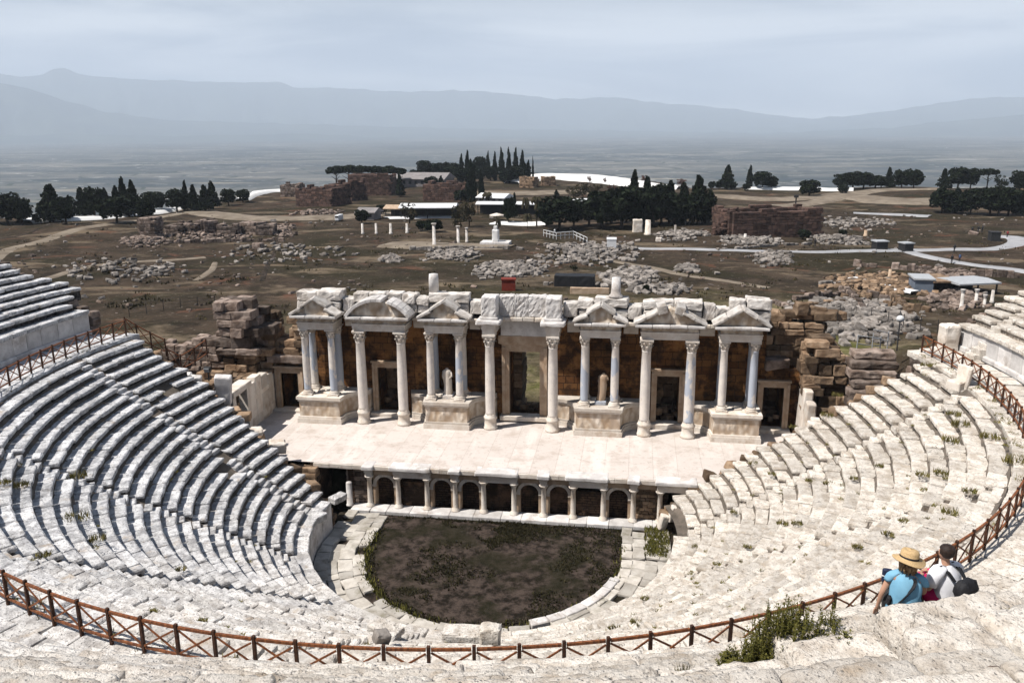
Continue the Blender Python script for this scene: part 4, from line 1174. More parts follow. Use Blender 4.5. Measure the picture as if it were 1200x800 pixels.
m = MB(); rubble(m, 20.9, 24.5, 6.5, 11.4, 3.0, lambda x, y: 5.9 + .38 * (y - 7), (.5, 1.3), (.3, .6), .15); m.build('rubble_core', MRUB, sb)
vr = thing('side_wall', 'broken cream marble side wall at the right end of the stage', 'wall', (18.3, 9, Z0))
m = MB(); y = 6.6
for yy, L, zt in ((7.0, .9, 5.2), (8.0, .9, 5.7), (9.0, .8, 5.0), (9.9, .9, 6.1), (10.9, .9, 6.6), (11.9, 1.0, 6.3)):
    m.blk((18.2, yy, (2.2 + zt) / 2), (.55, L - .04, zt - 2.2), U(-.05, .05), (U(-.04, .04), U(-.04, .04)), (4, 4, 7), .08, .04)
m.build('wall_slabs', MMAR, vr)
m = MB()
for i in range(14): m.blk((U(17.2, 20.2), U(5.0, 8.5), U(3.6, 5.2)), (U(.5, 1.0), U(.5, .8), U(.4, .7)), U(0, 3), (U(-.3, .3), U(-.3, .3)), (4, 4, 4), .1, .06)
m.build('fallen_block', MMARW, vr)
def skin_body(name, V, E, Rr, root, mat, parent, sub=2):
    o0 = -wloc(parent)
    me = bpy.data.meshes.new(name); me.from_pydata([tuple(v) for v in V], E, []); me.update()
    o = bpy.data.objects.new(name, me); COL.objects.link(o); o.parent = parent; o.location = o0
    md = o.modifiers.new('skin', 'SKIN'); md.use_smooth_shade = True; md.branch_smoothing = .3
    for i, s_ in enumerate(me.skin_vertices[0].data):
        r = Rr[i]; s_.radius = (r, r) if not isinstance(r, tuple) else r; s_.use_root = (i == root)
    sd = o.modifiers.new('sub', 'SUBSURF'); sd.levels = sub; sd.render_levels = sub
    me.materials.append(mat)
    return o

# ------------------------------------------------------------------ wooden fences
def aty(px, py, Y):
    v = ray(px, py); t_ = (Y - CY) / v.y
    return CAM + v * t_
def fence(name, label, posts, skip=False, h=1.04):
    f = thing(name, label, 'fence', posts[0])
    for i, p in enumerate(posts):
        if skip and i == 0: continue
        p = Vector(p); m = MB(); q = posts[min(i + 1, len(posts) - 1)] if i < len(posts) - 1 else p * 2 - Vector(posts[i - 1])
        a = math.atan2((Vector(q) - p).y, (Vector(q) - p).x)
        m.blk(p + Vector((0, 0, h / 2 - .04)), (.082, .082, h + .08), a + U(-.06, .06), (U(-.012, .012), U(-.012, .012)), (3, 3, 3), .012, .003)
        m.build('post', MPOST, f)
    for p, q in zip(posts, posts[1:]):
        p, q = Vector(p), Vector(q); u = Vector((0, 0, 1)); d = (q - p).normalized(); e = .06
        for nm, zz, w_, hh in (('top_rail', h - .10, .06, .07), ('bottom_rail', .20, .05, .06)):
            m = MB(); m.bar(p + d * e + u * zz, q - d * e + u * zz, w_, hh); m.build(nm, MWOOD, f)
        m = MB(); m.bar(p + d * e + u * (h - .18), q - d * e + u * .27, .026, .046); m.build('cross_brace', MWOOD, f)
        m = MB(); o_ = Vector((d.y, -d.x, 0)) * .04; m.bar(p + d * e + u * .27 + o_, q - d * e + u * (h - .18) + o_, .026, .046); m.build('cross_brace', MWOOD, f)
    return f
def arc_posts(a0, a1, step=1.0):
    P = []; a = a0
    while a < a1:
        x, y = ep(RD, a); P.append(Vector((x, y, ZD - .02)))
        a += math.degrees(step / (RD * math.hypot(ELL * math.cos(R(a)), math.sin(R(a)))))
    return P
A = arc_posts(-100.3, 105.2, 1.03)
n3 = len(A)
i1 = next(i for i, p in enumerate(A) if p.x > -14); i2 = next(i for i, p in enumerate(A) if p.x > 4.4); i3 = next(i for i, p in enumerate(A) if p.x > 20.5)
def shift(P, d=.17):
    return P
fence('wooden_fence', 'red-brown X-braced fence below the upper seats at the far left', A[:i1])
fence('wooden_fence', 'red-brown X-braced fence curving across the foreground to the left of the middle', A[i1 - 1:i2], True)
fence('wooden_fence', 'red-brown X-braced fence rising from the middle past the seated couple', A[i2 - 1:i3], True)
fence('wooden_fence', 'red-brown X-braced fence under the pale right-hand wall climbing away', A[i3 - 1:], True)
fence('wooden_fence', 'dark brown fence stepping down the slope beside the left seat ends', [aty(148, 391, 5.3), aty(161.5, 399, 5.6), aty(178, 408, 5.9), aty(195, 416, 6.2)], h=1.1)
fence('wooden_fence', 'short brown fence beside the dark pier at the left', [aty(198, 428, 7.5), aty(213, 436, 7.8), aty(229, 427, 8.6), aty(243, 417, 9.4)], h=1.2)
# thin wire fences round the dig
def wire_fence(label, pts, h=1.5):
    f = thing('wire_fence', label, 'fence', pts[0])
    for p in pts:
        m = MB(); m.tube([p, p + Vector((0, 0, h))], .04, 5); m.build('post', MDARK, f)
    m = MB()
    for p, q in zip(pts, pts[1:]):
        for zz in (.35, .7, 1.05, 1.4): m.tube([p + Vector((0, 0, zz)), q + Vector((0, 0, zz))], .012, 3)
    m.build('wire', MDARK, f)
wire_fence('dark wire fence on thin posts crossing the rubble at the right', [at(x, y) for x, y in ((968, 372), (984, 373), (1002, 376), (1020, 379), (1040, 382), (1058, 385), (1078, 388), (1098, 392))], 1.6)
wire_fence('thin dark wire fence in the brown field at the left', [at(x, y) for x, y in ((152, 372), (172, 368), (192, 364), (212, 361), (232, 359), (252, 357))], 1.3)
# white metal stairs rail at the right rubble
f = thing('metal_railing', 'small white metal stair railing among the rubble at the right', 'railing', aty(1005, 410, 14))
P0 = [aty(1004, 409, 14.0), aty(1022, 407, 14.6), aty(1031, 410, 15.2)]
for p in P0 + [aty(1040, 404, 15.8)]:
    m = MB(); m.tube([p + Vector((0, 0, -.6)), p + Vector((0, 0, .95))], .035, 6); m.build('post', MMETAL, f)
m = MB()
for zz in (.35, .9):
    m.tube([P0[0] + Vector((0, 0, zz)), P0[2] + Vector((0, 0, zz - .1))], .032, 6); m.tube([P0[1] + Vector((0, 0, zz + .3)), aty(1040, 404, 15.8) + Vector((0, 0, zz - .1))], .032, 6)
m.build('rail', MMETAL, f)
def lamp(px, py, Y, label):
    p = aty(px, py, Y); l = thing('flood_lamp', label, 'lamp', p)
    m = MB(); m.tube([p + Vector((0, 0, -1.3)), p + Vector((0, 0, .1))], .04, 6); m.build('pole', MDARK, l)
    m = MB(); m.blk(p + Vector((0, -.05, .25)), (.42, .25, .34), 0, (.3, 0), (3, 3, 3), .04, 0); m.build('lamp_head', MDARK, l)
    m = MB(); m.blk(p + Vector((0, -.19, .21)), (.34, .03, .26), 0, (.3, 0), (1, 1, 1), 0, 0); m.build('lamp_glass', MMETAL, l)
lamp(244, 437, 6.5, 'black floodlight facing us on the rubble beside the left seat ends')
m = MB(); p = aty(1055, 374, 17); m.lathe(p, [(.05, -2.2), (.05, -.2), (.16, -.16), (.26, 0), (.22, .16), (.08, .25)], 12); tag(m.build('globe_lamp', MWHITE, None, True), 'small white globe lamp on a post above the right rubble', 'lamp')

# ------------------------------------------------------------------ loose stones
def heap(label, px, py, wpx, dpx, n, mat=MHEAP, smin=.35, smax=1.0, hgt=.8):
    c = at(px, py); k = pxm(c); w_ = wpx / k / 2; a = at(px, py - dpx / 2); b = at(px, py + dpx / 2); d_ = (a - b).length / 2
    m = MB()
    for _ in range(n):
        u, v = random.gauss(0, .45), random.gauss(0, .45)
        if abs(u) > 1 or abs(v) > 1: continue
        dirv = (a - b).normalized() if (a - b).length > 1e-3 else Vector((0, 1, 0))
        p = c + Vector((RT.x, RT.y, 0)) * u * w_ + Vector((dirv.x, dirv.y, 0)) * v * d_
        s_ = U(smin, smax); z = hterr(p.x, p.y) + U(0, hgt) * max(0, 1 - u * u - v * v) + s_ * .15
        m.blk((p.x, p.y, z), (s_ * U(1, 1.7), s_, s_ * U(.45, .8)), U(0, 3.1), (U(-.35, .35), U(-.35, .35)), (3, 3, 3), s_ * .16, s_ * .08, 1.5)
    o = m.build('stone_heap', mat); tag(o, label, 'stone heap', 'stone heaps in the field', 'stuff')
H_ = [('broad heap of pale broken blocks behind the theatre, left of the black stack', 600, 317, 78, 16, 170, MHEAP), ('pale stone heap right of the black covered stack', 738, 326, 62, 18, 150, MHEAP),
      ('row of white stones laid out just behind the theatre wall', 775, 341, 78, 8, 70, MHEAP), ('scatter of white blocks below the long grey path', 690, 296, 120, 22, 190, MHEAP),
      ('stone heap along the left edge of the marble forecourt', 530, 299, 62, 12, 100, MHEAP), ('small white heap in the field left of the forecourt', 458, 305, 26, 7, 30, MHEAP),
      ('pale stones below the reddish ruined hall', 880, 283, 74, 9, 90, MHEAP), ('white stones in the field below the walkway at the right', 905, 303, 40, 16, 60, MHEAP),
      ('small white heap in the dry grass in front of the ruined hall', 805, 316, 26, 8, 34, MHEAP), ('scattered blocks round the two grey gate kiosks', 985, 281, 70, 10, 70, MHEAP),
      ('stones on the slope left of the distant dark trees at the right', 1000, 262, 90, 12, 80, MHEAP), ('rubble spread around the low columns at the lower right', 1030, 335, 120, 26, 210, MRUB),
      ('grey slabs heaped behind the broken wall at the right', 1000, 373, 150, 42, 420, MHEAP), ('brown rubble beside the sheet metal shed', 1120, 352, 70, 18, 110, MRUBD),
      ('dark stone heap at the foot of the lone pier at the left', 168, 283, 52, 12, 110, MRUBD), ('dark ruin rubble strewn right of the lone pier', 245, 276, 90, 10, 110, MRUBD),
      ('dark rubble heap at the right end of the left ruins', 330, 272, 30, 14, 70, MRUBD), ('stones scattered over the brown field at the left', 150, 318, 150, 26, 60, MHEAP),
      ('few pale stones in the brown field in the middle', 330, 298, 160, 22, 46, MHEAP), ('low stones before the pinkish ruined baths', 372, 250, 60, 6, 60, MRUBD),
      ('fallen stones round the small travertine pillars', 800, 276, 60, 12, 80, MHEAP), ('pale rubble on the embankment below the right walkway', 1110, 322, 60, 8, 60, MRUBD)]
for label, px, py, wp, dp, n_, mt in H_: heap(label, px, py, wp * 1.15, dp * 1.25, int(n_ * 2.3), mt, .22, .95, .55)
m = MB(); mb2 = MB()
for _ in range(1500):                                     # stray stones all over the field
    px, py = U(-10, 1210), 250 + 118 * rnd() ** 1.2
    if nz(px / 55, py / 14, 8) < -.05 + .3 * rnd(): continue
    p = at(px, py); 
    if p.y < 19: continue
    s_ = U(.15, .55) * (1 + (rnd() < .06)); (m if rnd() < .55 else mb2).blk((p.x + U(-3, 3), p.y + U(-2, 2), p.z + s_ * .2), (s_ * U(1, 2), s_, s_ * .7), U(0, 3), (U(-.3, .3), U(-.3, .3)), (2, 2, 2), s_ * .1, s_ * .1)
tag(m.build('stones', MHEAP), 'pale stray stones strewn over the brown field behind the theatre', 'stones', None, 'stuff')
tag(mb2.build('stones', MRUBD), 'dark stray stones strewn over the brown field behind the theatre', 'stones', None, 'stuff')
m = MB()
for _ in range(2600):                                     # low dry scrub
    px, py = U(-10, 1210), 246 + 130 * rnd()
    if nz(px / 70 + 9, py / 16, 3) < .02 + .3 * rnd(): continue
    p = at(px, py)
    if p.y < 19: continue
    for q in range(7):
        a = U(0, 6.3); r = U(0, .7); c = Vector((p.x + r * math.cos(a), p.y + r * math.sin(a), p.z)); w_ = U(.08, .2); h = U(.15, .5); a = U(0, 6.3)
        m.add([c + Vector((w_ * math.cos(a), w_ * math.sin(a), 0)), c - Vector((w_ * math.cos(a), w_ * math.sin(a), 0)), c + Vector((U(-.15, .15), U(-.15, .15), h))], [(0, 1, 2)])
tag(m.build('scrub', MSCRUB), 'low dry scrub growing over the brown field behind the theatre', 'scrub', None, 'stuff')
def low_wall(label, pts, mt, h=.8, th=.7):
    W = [at(x, y) for x, y in pts]; m = MB()
    for p, q in zip(W, W[1:]):
        d = q - p; L = d.length; an = math.atan2(d.y, d.x); u = 0
        while u < L:
            l = U(.5, 1.3); c = p.lerp(q, min(1, (u + l / 2) / L)); z = hterr(c.x, c.y)
            if nz(c.x / 3, c.y / 3, 4) > -.28:
                hh = h * U(.5, 1.1); m.blk((c.x, c.y, z + hh / 2 - .1), (l, th, hh), an + U(-.1, .1), (U(-.08, .08), U(-.06, .06)), (3, 3, 3), .12, .08)
            u += l
    tag(m.build('low_wall', mt), label, 'wall', 'low ruined walls in the dig')
for i, (pts, mt, h) in enumerate((([(930, 352), (1000, 345), (1060, 352)], MRUBD, 1.0), ([(945, 362), (1010, 357), (1090, 366)], MRUB, 1.0), ([(985, 340), (1000, 352), (1012, 368)], MRUBD, 1.1), ([(1040, 345), (1052, 356), (1066, 372)], MRUB, 1.1), ([(960, 335), (1040, 331)], MHEAP, .8), ([(905, 355), (935, 366)], MRUBD, 1.0), ([(840, 294), (900, 289), (950, 287)], MHEAP, .7), ([(480, 293), (560, 292), (610, 293)], MHEAP, .8), ([(190, 285), (260, 284), (330, 283)], MRUBD, 1.0), ([(1000, 312), (1070, 318), (1130, 322), (1190, 326)], MRUBD, 1.2))):
    low_wall(('upper brown foundation wall line behind the broken right wall', 'nearer reddish foundation wall line above the wire fence', 'short cross wall left in the dig at the right', 'short cross wall right in the dig at the right', 'pale wall line beside the white sheeting', 'short dark wall line just behind the right facade end', 'pale wall line in front of the reddish hall', 'pale kerb wall along the marble forecourt', 'dark wall line below the left ruins', 'dark retaining wall line under the right walkway')[i], pts, mt, h)
# a few single stones one can point to
def stone(px, py, wpx, hpx, label, mat=MHEAP, base=None):
    p = base if base is not None else at(px, py); k = pxm(p); m = MB()
    m.blk((p.x, p.y, p.z + hpx / k * .4), (wpx / k, wpx / k * .7, hpx / k), U(-.3, .3), (0, U(-.05, .05)), (4, 4, 4), .12 * hpx / k, .05 * hpx / k, 1.5)
    tag(m.build('stone_block', mat), label, 'stone block')
stone(362, 300, 6, 4, 'single white block lying in the dark field at the middle left'); stone(772, 283, 7, 5, 'cream block beside the path right of the white kiosk', MMAR)
stone(640, 335, 6, 5, 'small pale block on the grass right of the red hut'); stone(303, 292, 12, 8, 'grey block beside the dark ditch in the field', MRUBD)

# ------------------------------------------------------------------ tracks, paths and white terraces on the plateau
def ribbon(name, pts, mat, dz=.10, bend=6):
    """pts: photo x, y, and width in metres"""
    W = [(at(x, y), w_) for x, y, w_ in pts]; S = []
    for i in range(len(W) - 1):
        p0 = W[max(i - 1, 0)][0]; p1, p2 = W[i][0], W[i + 1][0]; p3 = W[min(i + 2, len(W) - 1)][0]
        N = max(2, int((p2 - p1).length / 2.0))
        for j in range(N):
            t_ = j / N
            q = .5 * ((2 * p1) + (p2 - p0) * t_ + (2 * p0 - 5 * p1 + 4 * p2 - p3) * t_ ** 2 + (3 * p1 - p0 - 3 * p2 + p3) * t_ ** 3)
            S.append((q, lerp(W[i][1], W[i + 1][1], t_)))
    S.append(W[-1]); m = MB(); K = 7
    for i, (p, w_) in enumerate(S):
        d = (S[min(i + 1, len(S) - 1)][0] - S[max(i - 1, 0)][0]); d.z = 0; d.normalize(); nrm = Vector((-d.y, d.x, 0))
        for k in range(K):
            ww = w_ * (1 + .12 * nz(p.x / 7, p.y / 7, 3 + k // 4)); q = p + nrm * ww * (k / (K - 1) - .5)
            edge = dz if 0 < k < K - 1 else -.05
            m.v.append((q.x, q.y, hterr(q.x, q.y) + edge))
    for i in range(len(S) - 1):
        for k in range(K - 1):
            a = i * K + k; m.f.append((a, a + 1, a + K + 1, a + K))
    return tag(m.build(name, mat, smooth=True), kind='structure')
ribbon('dirt_track', [(-20, 312, 3), (12, 292, 3.5), (45, 284, 4), (80, 272, 4.5), (120, 264, 4), (180, 256, 3.5), (215, 250, 3.5)], MTRACK, .16)
ribbon('dirt_track', [(215, 245, 10), (260, 252, 12), (320, 256, 13), (380, 255, 12), (430, 252, 9), (470, 250, 8)], MTRACK, .3)
ribbon('dirt_track', [(44, 330, 2), (110, 312, 2.5), (180, 306, 2), (240, 302, 2)], MTRACK, .14)
ribbon('dirt_track', [(228, 330, 1.2), (246, 318, 1.5), (252, 308, 1)], MTRACK, .12)
ribbon('road', [(815, 229, 10), (880, 233, 11), (930, 234, 11), (990, 228, 9), (1040, 223, 8), (1100, 222, 8)], MTRACK, .5)
ribbon('road', [(905, 243, 9), (960, 237, 9), (1010, 226, 8)], MTRACK, .5)
ribbon('dirt_lot', [(1000, 231, 14), (1050, 236, 22), (1110, 236, 18)], MTRACK, .5)
ribbon('walkway', [(700, 289, 2.0), (760, 292, 2.0), (830, 293, 2.0), (900, 295, 2.1), (960, 296, 2.3), (1040, 294, 3.0), (1090, 294, 3.2), (1150, 293, 3.2), (1185, 288, 4.0), (1194, 280, 5), (1165, 277, 4)], MPATH, .22)
ribbon('walkway', [(1062, 294, 3), (1090, 302, 3), (1140, 311, 3), (1215, 321, 3.2)], MPATH, .22)
ribbon('dirt_track', [(700, 303, 2), (750, 312, 2.4), (820, 325, 2.6), (900, 338, 2)], MTRACK, .05)
ribbon('walkway', [(1000, 250, 3), (1045, 252, 4), (1090, 254, 4)], MPATH, .3)
ribbon('ditch', [(327, 277, .9), (322, 295, .9), (313, 312, 1.0), (307, 330, 1.1)], MSOIL, .06)
ribbon('ditch', [(-5, 281, 1.2), (30, 275, 1.2), (62, 263, 1.2), (110, 259, 1.2), (150, 262, 1.2)], MSOIL, .10)
ribbon('travertine_terrace', [(600, 216, 8), (640, 208, 26), (690, 210, 30), (740, 216, 20), (800, 221, 9)], MTRAV, 1.2)
ribbon('travertine_terrace', [(870, 221.5, 6), (940, 222.5, 6), (1000, 223, 6)], MTRAV, .9)
ribbon('travertine_terrace', [(28, 262, 6), (50, 259, 9), (90, 258, 7), (140, 254, 7), (190, 249, 6), (215, 245, 6)], MTRAV, .9)
ribbon('travertine_terrace', [(283, 228, 5), (310, 226, 6), (345, 223, 6), (380, 219, 6), (405, 217, 6)], MTRAV, 1.0)
ribbon('paved_forecourt', [(452, 287, 9), (500, 288, 11), (560, 289, 10), (598, 290, 7)], MTRACK, .25)
ribbon('pool_terrace', [(578, 262, 7), (610, 263, 8), (636, 262, 7)], MTRAV, .3)
ribbon('pool_terrace', [(452, 256, 7), (490, 255, 8), (530, 255, 7)], MWHITE, .3)
ribbon('dirt_lot', [(560, 226, 16), (600, 227, 24), (650, 226, 24), (690, 226, 16)], MTRACK, .5)

# ------------------------------------------------------------------ distant ruins and buildings
def ruin(name, label, cat, px0, px1, pyb, pyt, depth, mat=MRUIN, rag=.35, seed=1.0, parts=None, holes=0):
    a, b = at(px0, pyb), at(px1, pyb); k = pxm((a + b) / 2); h = (pyb - pyt) / k
    d = (b - a); d.z = 0; L = d.length; d.normalize(); ang = math.atan2(d.y, d.x); nrm = Vector((-d.y, d.x, 0))
    r = thing(name, label, cat, a)
    def wall(p, q, th):
        m = MB(); v = q - p; v.z = 0; LL = v.length; v.normalize(); an = math.atan2(v.y, v.x); z = -.6; bs = max(.9, h / 7)
        while z < h:
            hh = bs * U(.6, .9); x = 0
            while x < LL:
                l = bs * U(.9, 1.7); top = h * (1 - rag * (.5 + .8 * nz((x + p.x) / (h * .9), seed, 2)) )
                if z + hh * .6 < top and not (holes and nz(x / 2.2, z / 2.2, seed + 9) > .48):
                    c = p + v * (x + l / 2); m.blk((c.x, c.y, a.z + z + hh / 2), (l * 1.02, th, hh * 1.03), an + U(-.04, .04), (U(-.03, .03), 0), (3, 2, 3), .12 * bs, .06 * bs, .8)
                x += l
            z += hh
        return m
    wall(a, b, 1.5).build('front_wall', mat, r); wall(b, b + nrm * depth, 1.4).build('side_wall', mat, r); wall(a, a + nrm * depth, 1.4).build('side_wall', mat, r); wall(a + nrm * depth, b + nrm * depth, 1.4).build('rear_wall', mat, r)
    return r
ruin('ruined_hall', 'long roofless reddish stone hall standing alone right of the dark pines', 'ruin', 857, 957, 277, 245, 9, MRUIN, .2, 3.0)
c = at(845, 276); k = pxm(c); m = MB()
for i in range(90):
    u = rnd(); m.blk((c.x + (u - .3) * 5.5, c.y + U(-1, 4), c.z + U(0, 1) * (1 + 6.0 * u)), (U(.6, 1.5), U(.6, 1.2), U(.5, 1.0)), U(0, 3), (U(-.3, .3), U(-.3, .3)), (3, 3, 3), .15, .1)
tag(m.build('stone_heap', MRUIN), 'sloping pile of fallen blocks against the left end of the reddish hall', 'stone heap', 'stone heaps in the field', 'stuff')
ruin('ruined_baths', 'pinkish brown walls of the ruined baths right of the pale track', 'ruin', 349, 388, 242, 216, 10, MRUIN, .3, 5.0)
ruin('ruined_wall', 'dark low ruined wall at the left of the pinkish baths', 'ruin', 331, 349, 231, 214, 8, MRUBD, .3, 6.0)
ruin('ruined_wall', 'jagged dark ruin with one tall peak behind the pinkish baths', 'ruin', 388, 412, 236, 208, 8, MRUIN, .4, 7.4)
ruin('ruined_wall', 'long dark ruined walls below the flat-topped pines', 'ruin', 411, 456, 229, 203, 12, MRUIN, .28, 8.2)
ruin('ruined_wall', 'purple-brown ruin in front of the pale museum hall', 'ruin', 498, 543, 236, 213, 10, MRUIN, .22, 9.1)
ruin('brick_pillar', 'left orange brick pillar pair near the white terraces', 'ruin', 610, 624, 220, 206, 3, MRUB, .15, 2.2)
ruin('brick_pillar', 'right orange brick pillar pair near the white terraces', 'ruin', 637, 649, 218, 206, 3, MRUB, .12, 4.4)
ruin('stone_pier', 'lone dark stone pier among rubble in the left field', 'ruin', 166, 180, 279, 253, 3, MRUBD, .08, 3.3)
for i, (a_, b_, yb, yt, lb) in enumerate(((196, 211, 275, 262, 'low dark wall just right of the lone pier'), (212, 226, 274, 259, 'low dark wall with a raised corner in the left field'), (240, 252, 276, 257, 'squat dark stump of wall in the middle of the left ruins'), (258, 276, 277, 262, 'broken dark wall right of the squat stump in the left ruins'), (284, 300, 275, 258, 'dark wall with a square top at the right of the left ruins'), (304, 318, 276, 263, 'last low wall of the left ruins before the rubble heap'))):
    ruin('ruined_wall', lb, 'ruin', a_, b_, yb, yt, 3, MRUBD, .25, i * 1.7)
def pillar(px, pyb, pyt, wpx, label, cap=True, mat=MATT, name='marble_column', group='standing columns in the ruins'):
    p = at(px, pyb); k = pxm(p); h = (pyb - pyt) / k; r = wpx / k / 2
    t_ = thing(name, label, 'column', p, group)
    m = MB(); m.lathe(p, [(r * 1.25, -.3), (r * 1.25, .25), (r, .3), (r * .85, h - (.5 if cap else 0))], 10, .03); m.build('shaft', mat, t_, True)
    if cap: m = MB(); m.lathe(p, [(r * .85, h - .5), (r * 1.3, h - .12), (r * 1.45, h - .1), (r * 1.45, h)], 10); m.build('capital', mat, t_)
pillar(509, 288, 262, 4.2, 'tall white column standing in the marble forecourt'); pillar(537, 285, 265, 3.6, 'white column at the left end of the short colonnade'); pillar(547, 284, 267, 3, 'thin column at the right end of the short colonnade')
pillar(458, 274, 262, 3.4, 'leftmost short column in the row before the trees', False); pillar(477, 273, 262, 3.2, 'second short column from the left in the row before the trees', False); pillar(441, 274, 262, 3, 'short white pillar below the cream pavilion', False); pillar(425, 274, 262, 3, 'short pillar left of the cream pavilion columns', False)
pillar(1126, 363, 339, 4.2, 'slim column left of the sheltered dig, above the right seats'); pillar(1143, 357, 339, 4, 'slim column in the middle of the three by the right seats'); pillar(1162, 355, 340, 4, 'slim column nearest the edge above the right seats', False); pillar(1153, 360, 345, 3.6, 'shorter column between the slim ones by the right seats')
pillar(1042, 328, 316, 4, 'tan stump column before the blue-grey shed', False, MTAN); pillar(1014, 277, 270, 4, 'small tan pillar behind the left gate kiosk', False, MTAN); pillar(873, 282, 274, 3.5, 'pale stump in front of the reddish hall wall', False)
pillar(791, 278, 264, 3, 'slim grey post stone left of the reddish hall', False, MHEAP); pillar(759, 275, 258, 7, 'rough round travertine pillar beside the square one', False, MMAR)
p = at(747, 272); k = pxm(p); m = MB(); m.blk((p.x, p.y, p.z + 7.0 / k), (11 / k, 8 / k, 15.5 / k), .1, (0, 0), (5, 4, 6), .15, .12); tag(m.build('stone_pillar', MMAR), 'square cream travertine pillar in front of the dark pines', 'pillar')
p = at(581, 287); k = pxm(p); t_ = thing('marble_monument', 'white marble block monument on a low platform in the forecourt', 'monument', p)
m = MB(); m.box(p.x - 17 / k, p.x + 17 / k, p.y - 2, p.y + 2, p.z - .3, p.z + 4 / k); m.build('platform', MMARW, t_)
m = MB(); m.blk((p.x, p.y, p.z + 11 / k), (7.5 / k, 1.6, 14 / k), 0, (0, 0), (4, 4, 5), .2, .06); m.blk((p.x, p.y, p.z + 20 / k), (4 / k, .9, 4 / k), 0, (0, 0), (3, 3, 3), .1, .05); m.build('monument_block', MTRAV, t_)
def house(name, label, cat, px0, px1, pyb, pyt, depth, wall, roof, rise=0.25, windows=0, open_front=False, over=.6):
    a, b = at(px0, pyb), at(px1, pyb); k = pxm((a + b) / 2); h = (pyb - pyt) / k; d = b - a; d.z = 0; L = d.length; d.normalize(); n_ = Vector((-d.y, d.x, 0)); z0 = min(a.z, b.z) - .5; z1 = a.z + h * (1 - rise)
    t_ = thing(name, label, cat, a)
    def P(u, v, z): q = a + d * u + n_ * v; return (q.x, q.y, z)
    m = MB()
    if open_front:
        for u in [L * i / max(2, int(L / 5)) for i in range(max(2, int(L / 5)) + 1)]:
            for v in (0.2, depth): m.tube([P(u, v, z0), P(u, v, z1)], .12, 6)
        m.build('posts', MDARK, t_)
        m = MB(); m.add([P(0, depth, z0), P(L, depth, z0), P(L, depth, z1), P(0, depth, z1)], [(0, 1, 2, 3)]); m.build('back_panel', MDARK, t_)
    else:
        m.add([P(0, 0, z0), P(L, 0, z0), P(L, depth, z0), P(0, depth, z0), P(0, 0, z1), P(L, 0, z1), P(L, depth, z1), P(0, depth, z1)], [(0, 1, 5, 4), (1, 2, 6, 5), (2, 3, 7, 6), (3, 0, 4, 7), (4, 5, 6, 7)]); m.build('wall', wall, t_)
        for i in range(windows):
            u = L * (i + .5) / windows; m = MB(); e = .04; zz = z0 + .5 + (z1 - z0) * .35; hh = (z1 - z0) * .35; ww = min(.6, L / windows * .3)
            m.add([P(u - ww, -e, zz), P(u + ww, -e, zz), P(u + ww, -e, zz + hh), P(u - ww, -e, zz + hh), P(u - ww, .1, zz), P(u + ww, .1, zz), P(u + ww, .1, zz + hh), P(u - ww, .1, zz + hh)], [(0, 1, 2, 3), (0, 4, 5, 1), (1, 5, 6, 2), (2, 6, 7, 3), (3, 7, 4, 0)]); m.build('window', MDARK, t_)
    m = MB(); zt = a.z + h; o_ = over
    m.add([P(-o_, -o_, z1 + .01), P(L + o_, -o_, z1 + .01), P(L + o_, depth + o_, z1 + .01), P(-o_, depth + o_, z1 + .01), P(-o_, depth / 2, zt), P(L + o_, depth / 2, zt),
           P(-o_, -o_, z1 + .22), P(L + o_, -o_, z1 + .22), P(L + o_, depth + o_, z1 + .22), P(-o_, depth + o_, z1 + .22)],
          [(0, 3, 2, 1), (0, 1, 7, 6), (2, 3, 9, 8), (6, 7, 5, 4), (8, 9, 4, 5), (1, 2, 8, 5, 7), (3, 0, 6, 4, 9)]); m.build('roof', roof, t_)
    return t_
house('museum_hall', 'long pale hall with a light ridged roof left of the cypresses', 'building', 456, 520, 219, 203, 14, MPALEB, MPALEB, .45, 9)
house('pavilion', 'small cream gabled pavilion beside the pale track', 'building', 419, 438, 258, 244, 5, MPALEB, MPALEB, .4, 2)
house('white_house', 'small white house with a pale ridged roof behind the pool canopies', 'building', 560, 590, 238, 227, 7, MPALEB, MWHITE, .45, 4)
house('canopy', 'long white canopy roof on posts over the dark pool cafe, left one', 'canopy', 470, 532, 256, 240, 8, MPALEB, MWHITE, .28, 0, True)
house('canopy', 'thin white canopy roof among the trees at the middle', 'canopy', 560, 630, 252, 237, 5, MPALEB, MWHITE, .2, 0, True)
house('canopy', 'white canopy roof behind the dark round pine', 'canopy', 660, 700, 247, 234, 5, MPALEB, MWHITE, .2, 0, True)
house('canopy', 'terracotta-edged canopy at the far left of the pool cafe', 'canopy', 452, 472, 255, 241, 6, MPALEB, MTAN, .3, 0, True)
house('red_hut', 'small dull red box hut standing just behind the theatre wall', 'hut', 588, 604, 341, 327, 1.2, MRED, MRED, .15, 0, False, .08)
house('metal_shed', 'blue-grey sheet metal shed with a flat roof at the right', 'shed', 1071, 1093, 343, 326, 4, MGREY, MMETAL, .12, 0, False, .2)
house('dig_shelter', 'dark open shelter right of the blue-grey shed', 'shelter', 1094, 1126, 343, 330, 6, MDARK, MRUB, .12, 0, True, .2)
house('dig_shelter', 'grey slanted metal roof shelter above the slim columns', 'shelter', 1124, 1168, 345, 331, 5, MDARK, MMETAL, .25, 0, True, .3)
house('gate_kiosk', 'dark gate kiosk at the left of the walkway fork', 'kiosk', 1027, 1040, 294, 283, 2, MDARK, MMETAL, .12, 0, False, .15)
house('gate_kiosk', 'dark gate kiosk in the middle of the walkway fork', 'kiosk', 1060, 1070, 296, 285, 2, MDARK, MMETAL, .12, 0, False, .15)
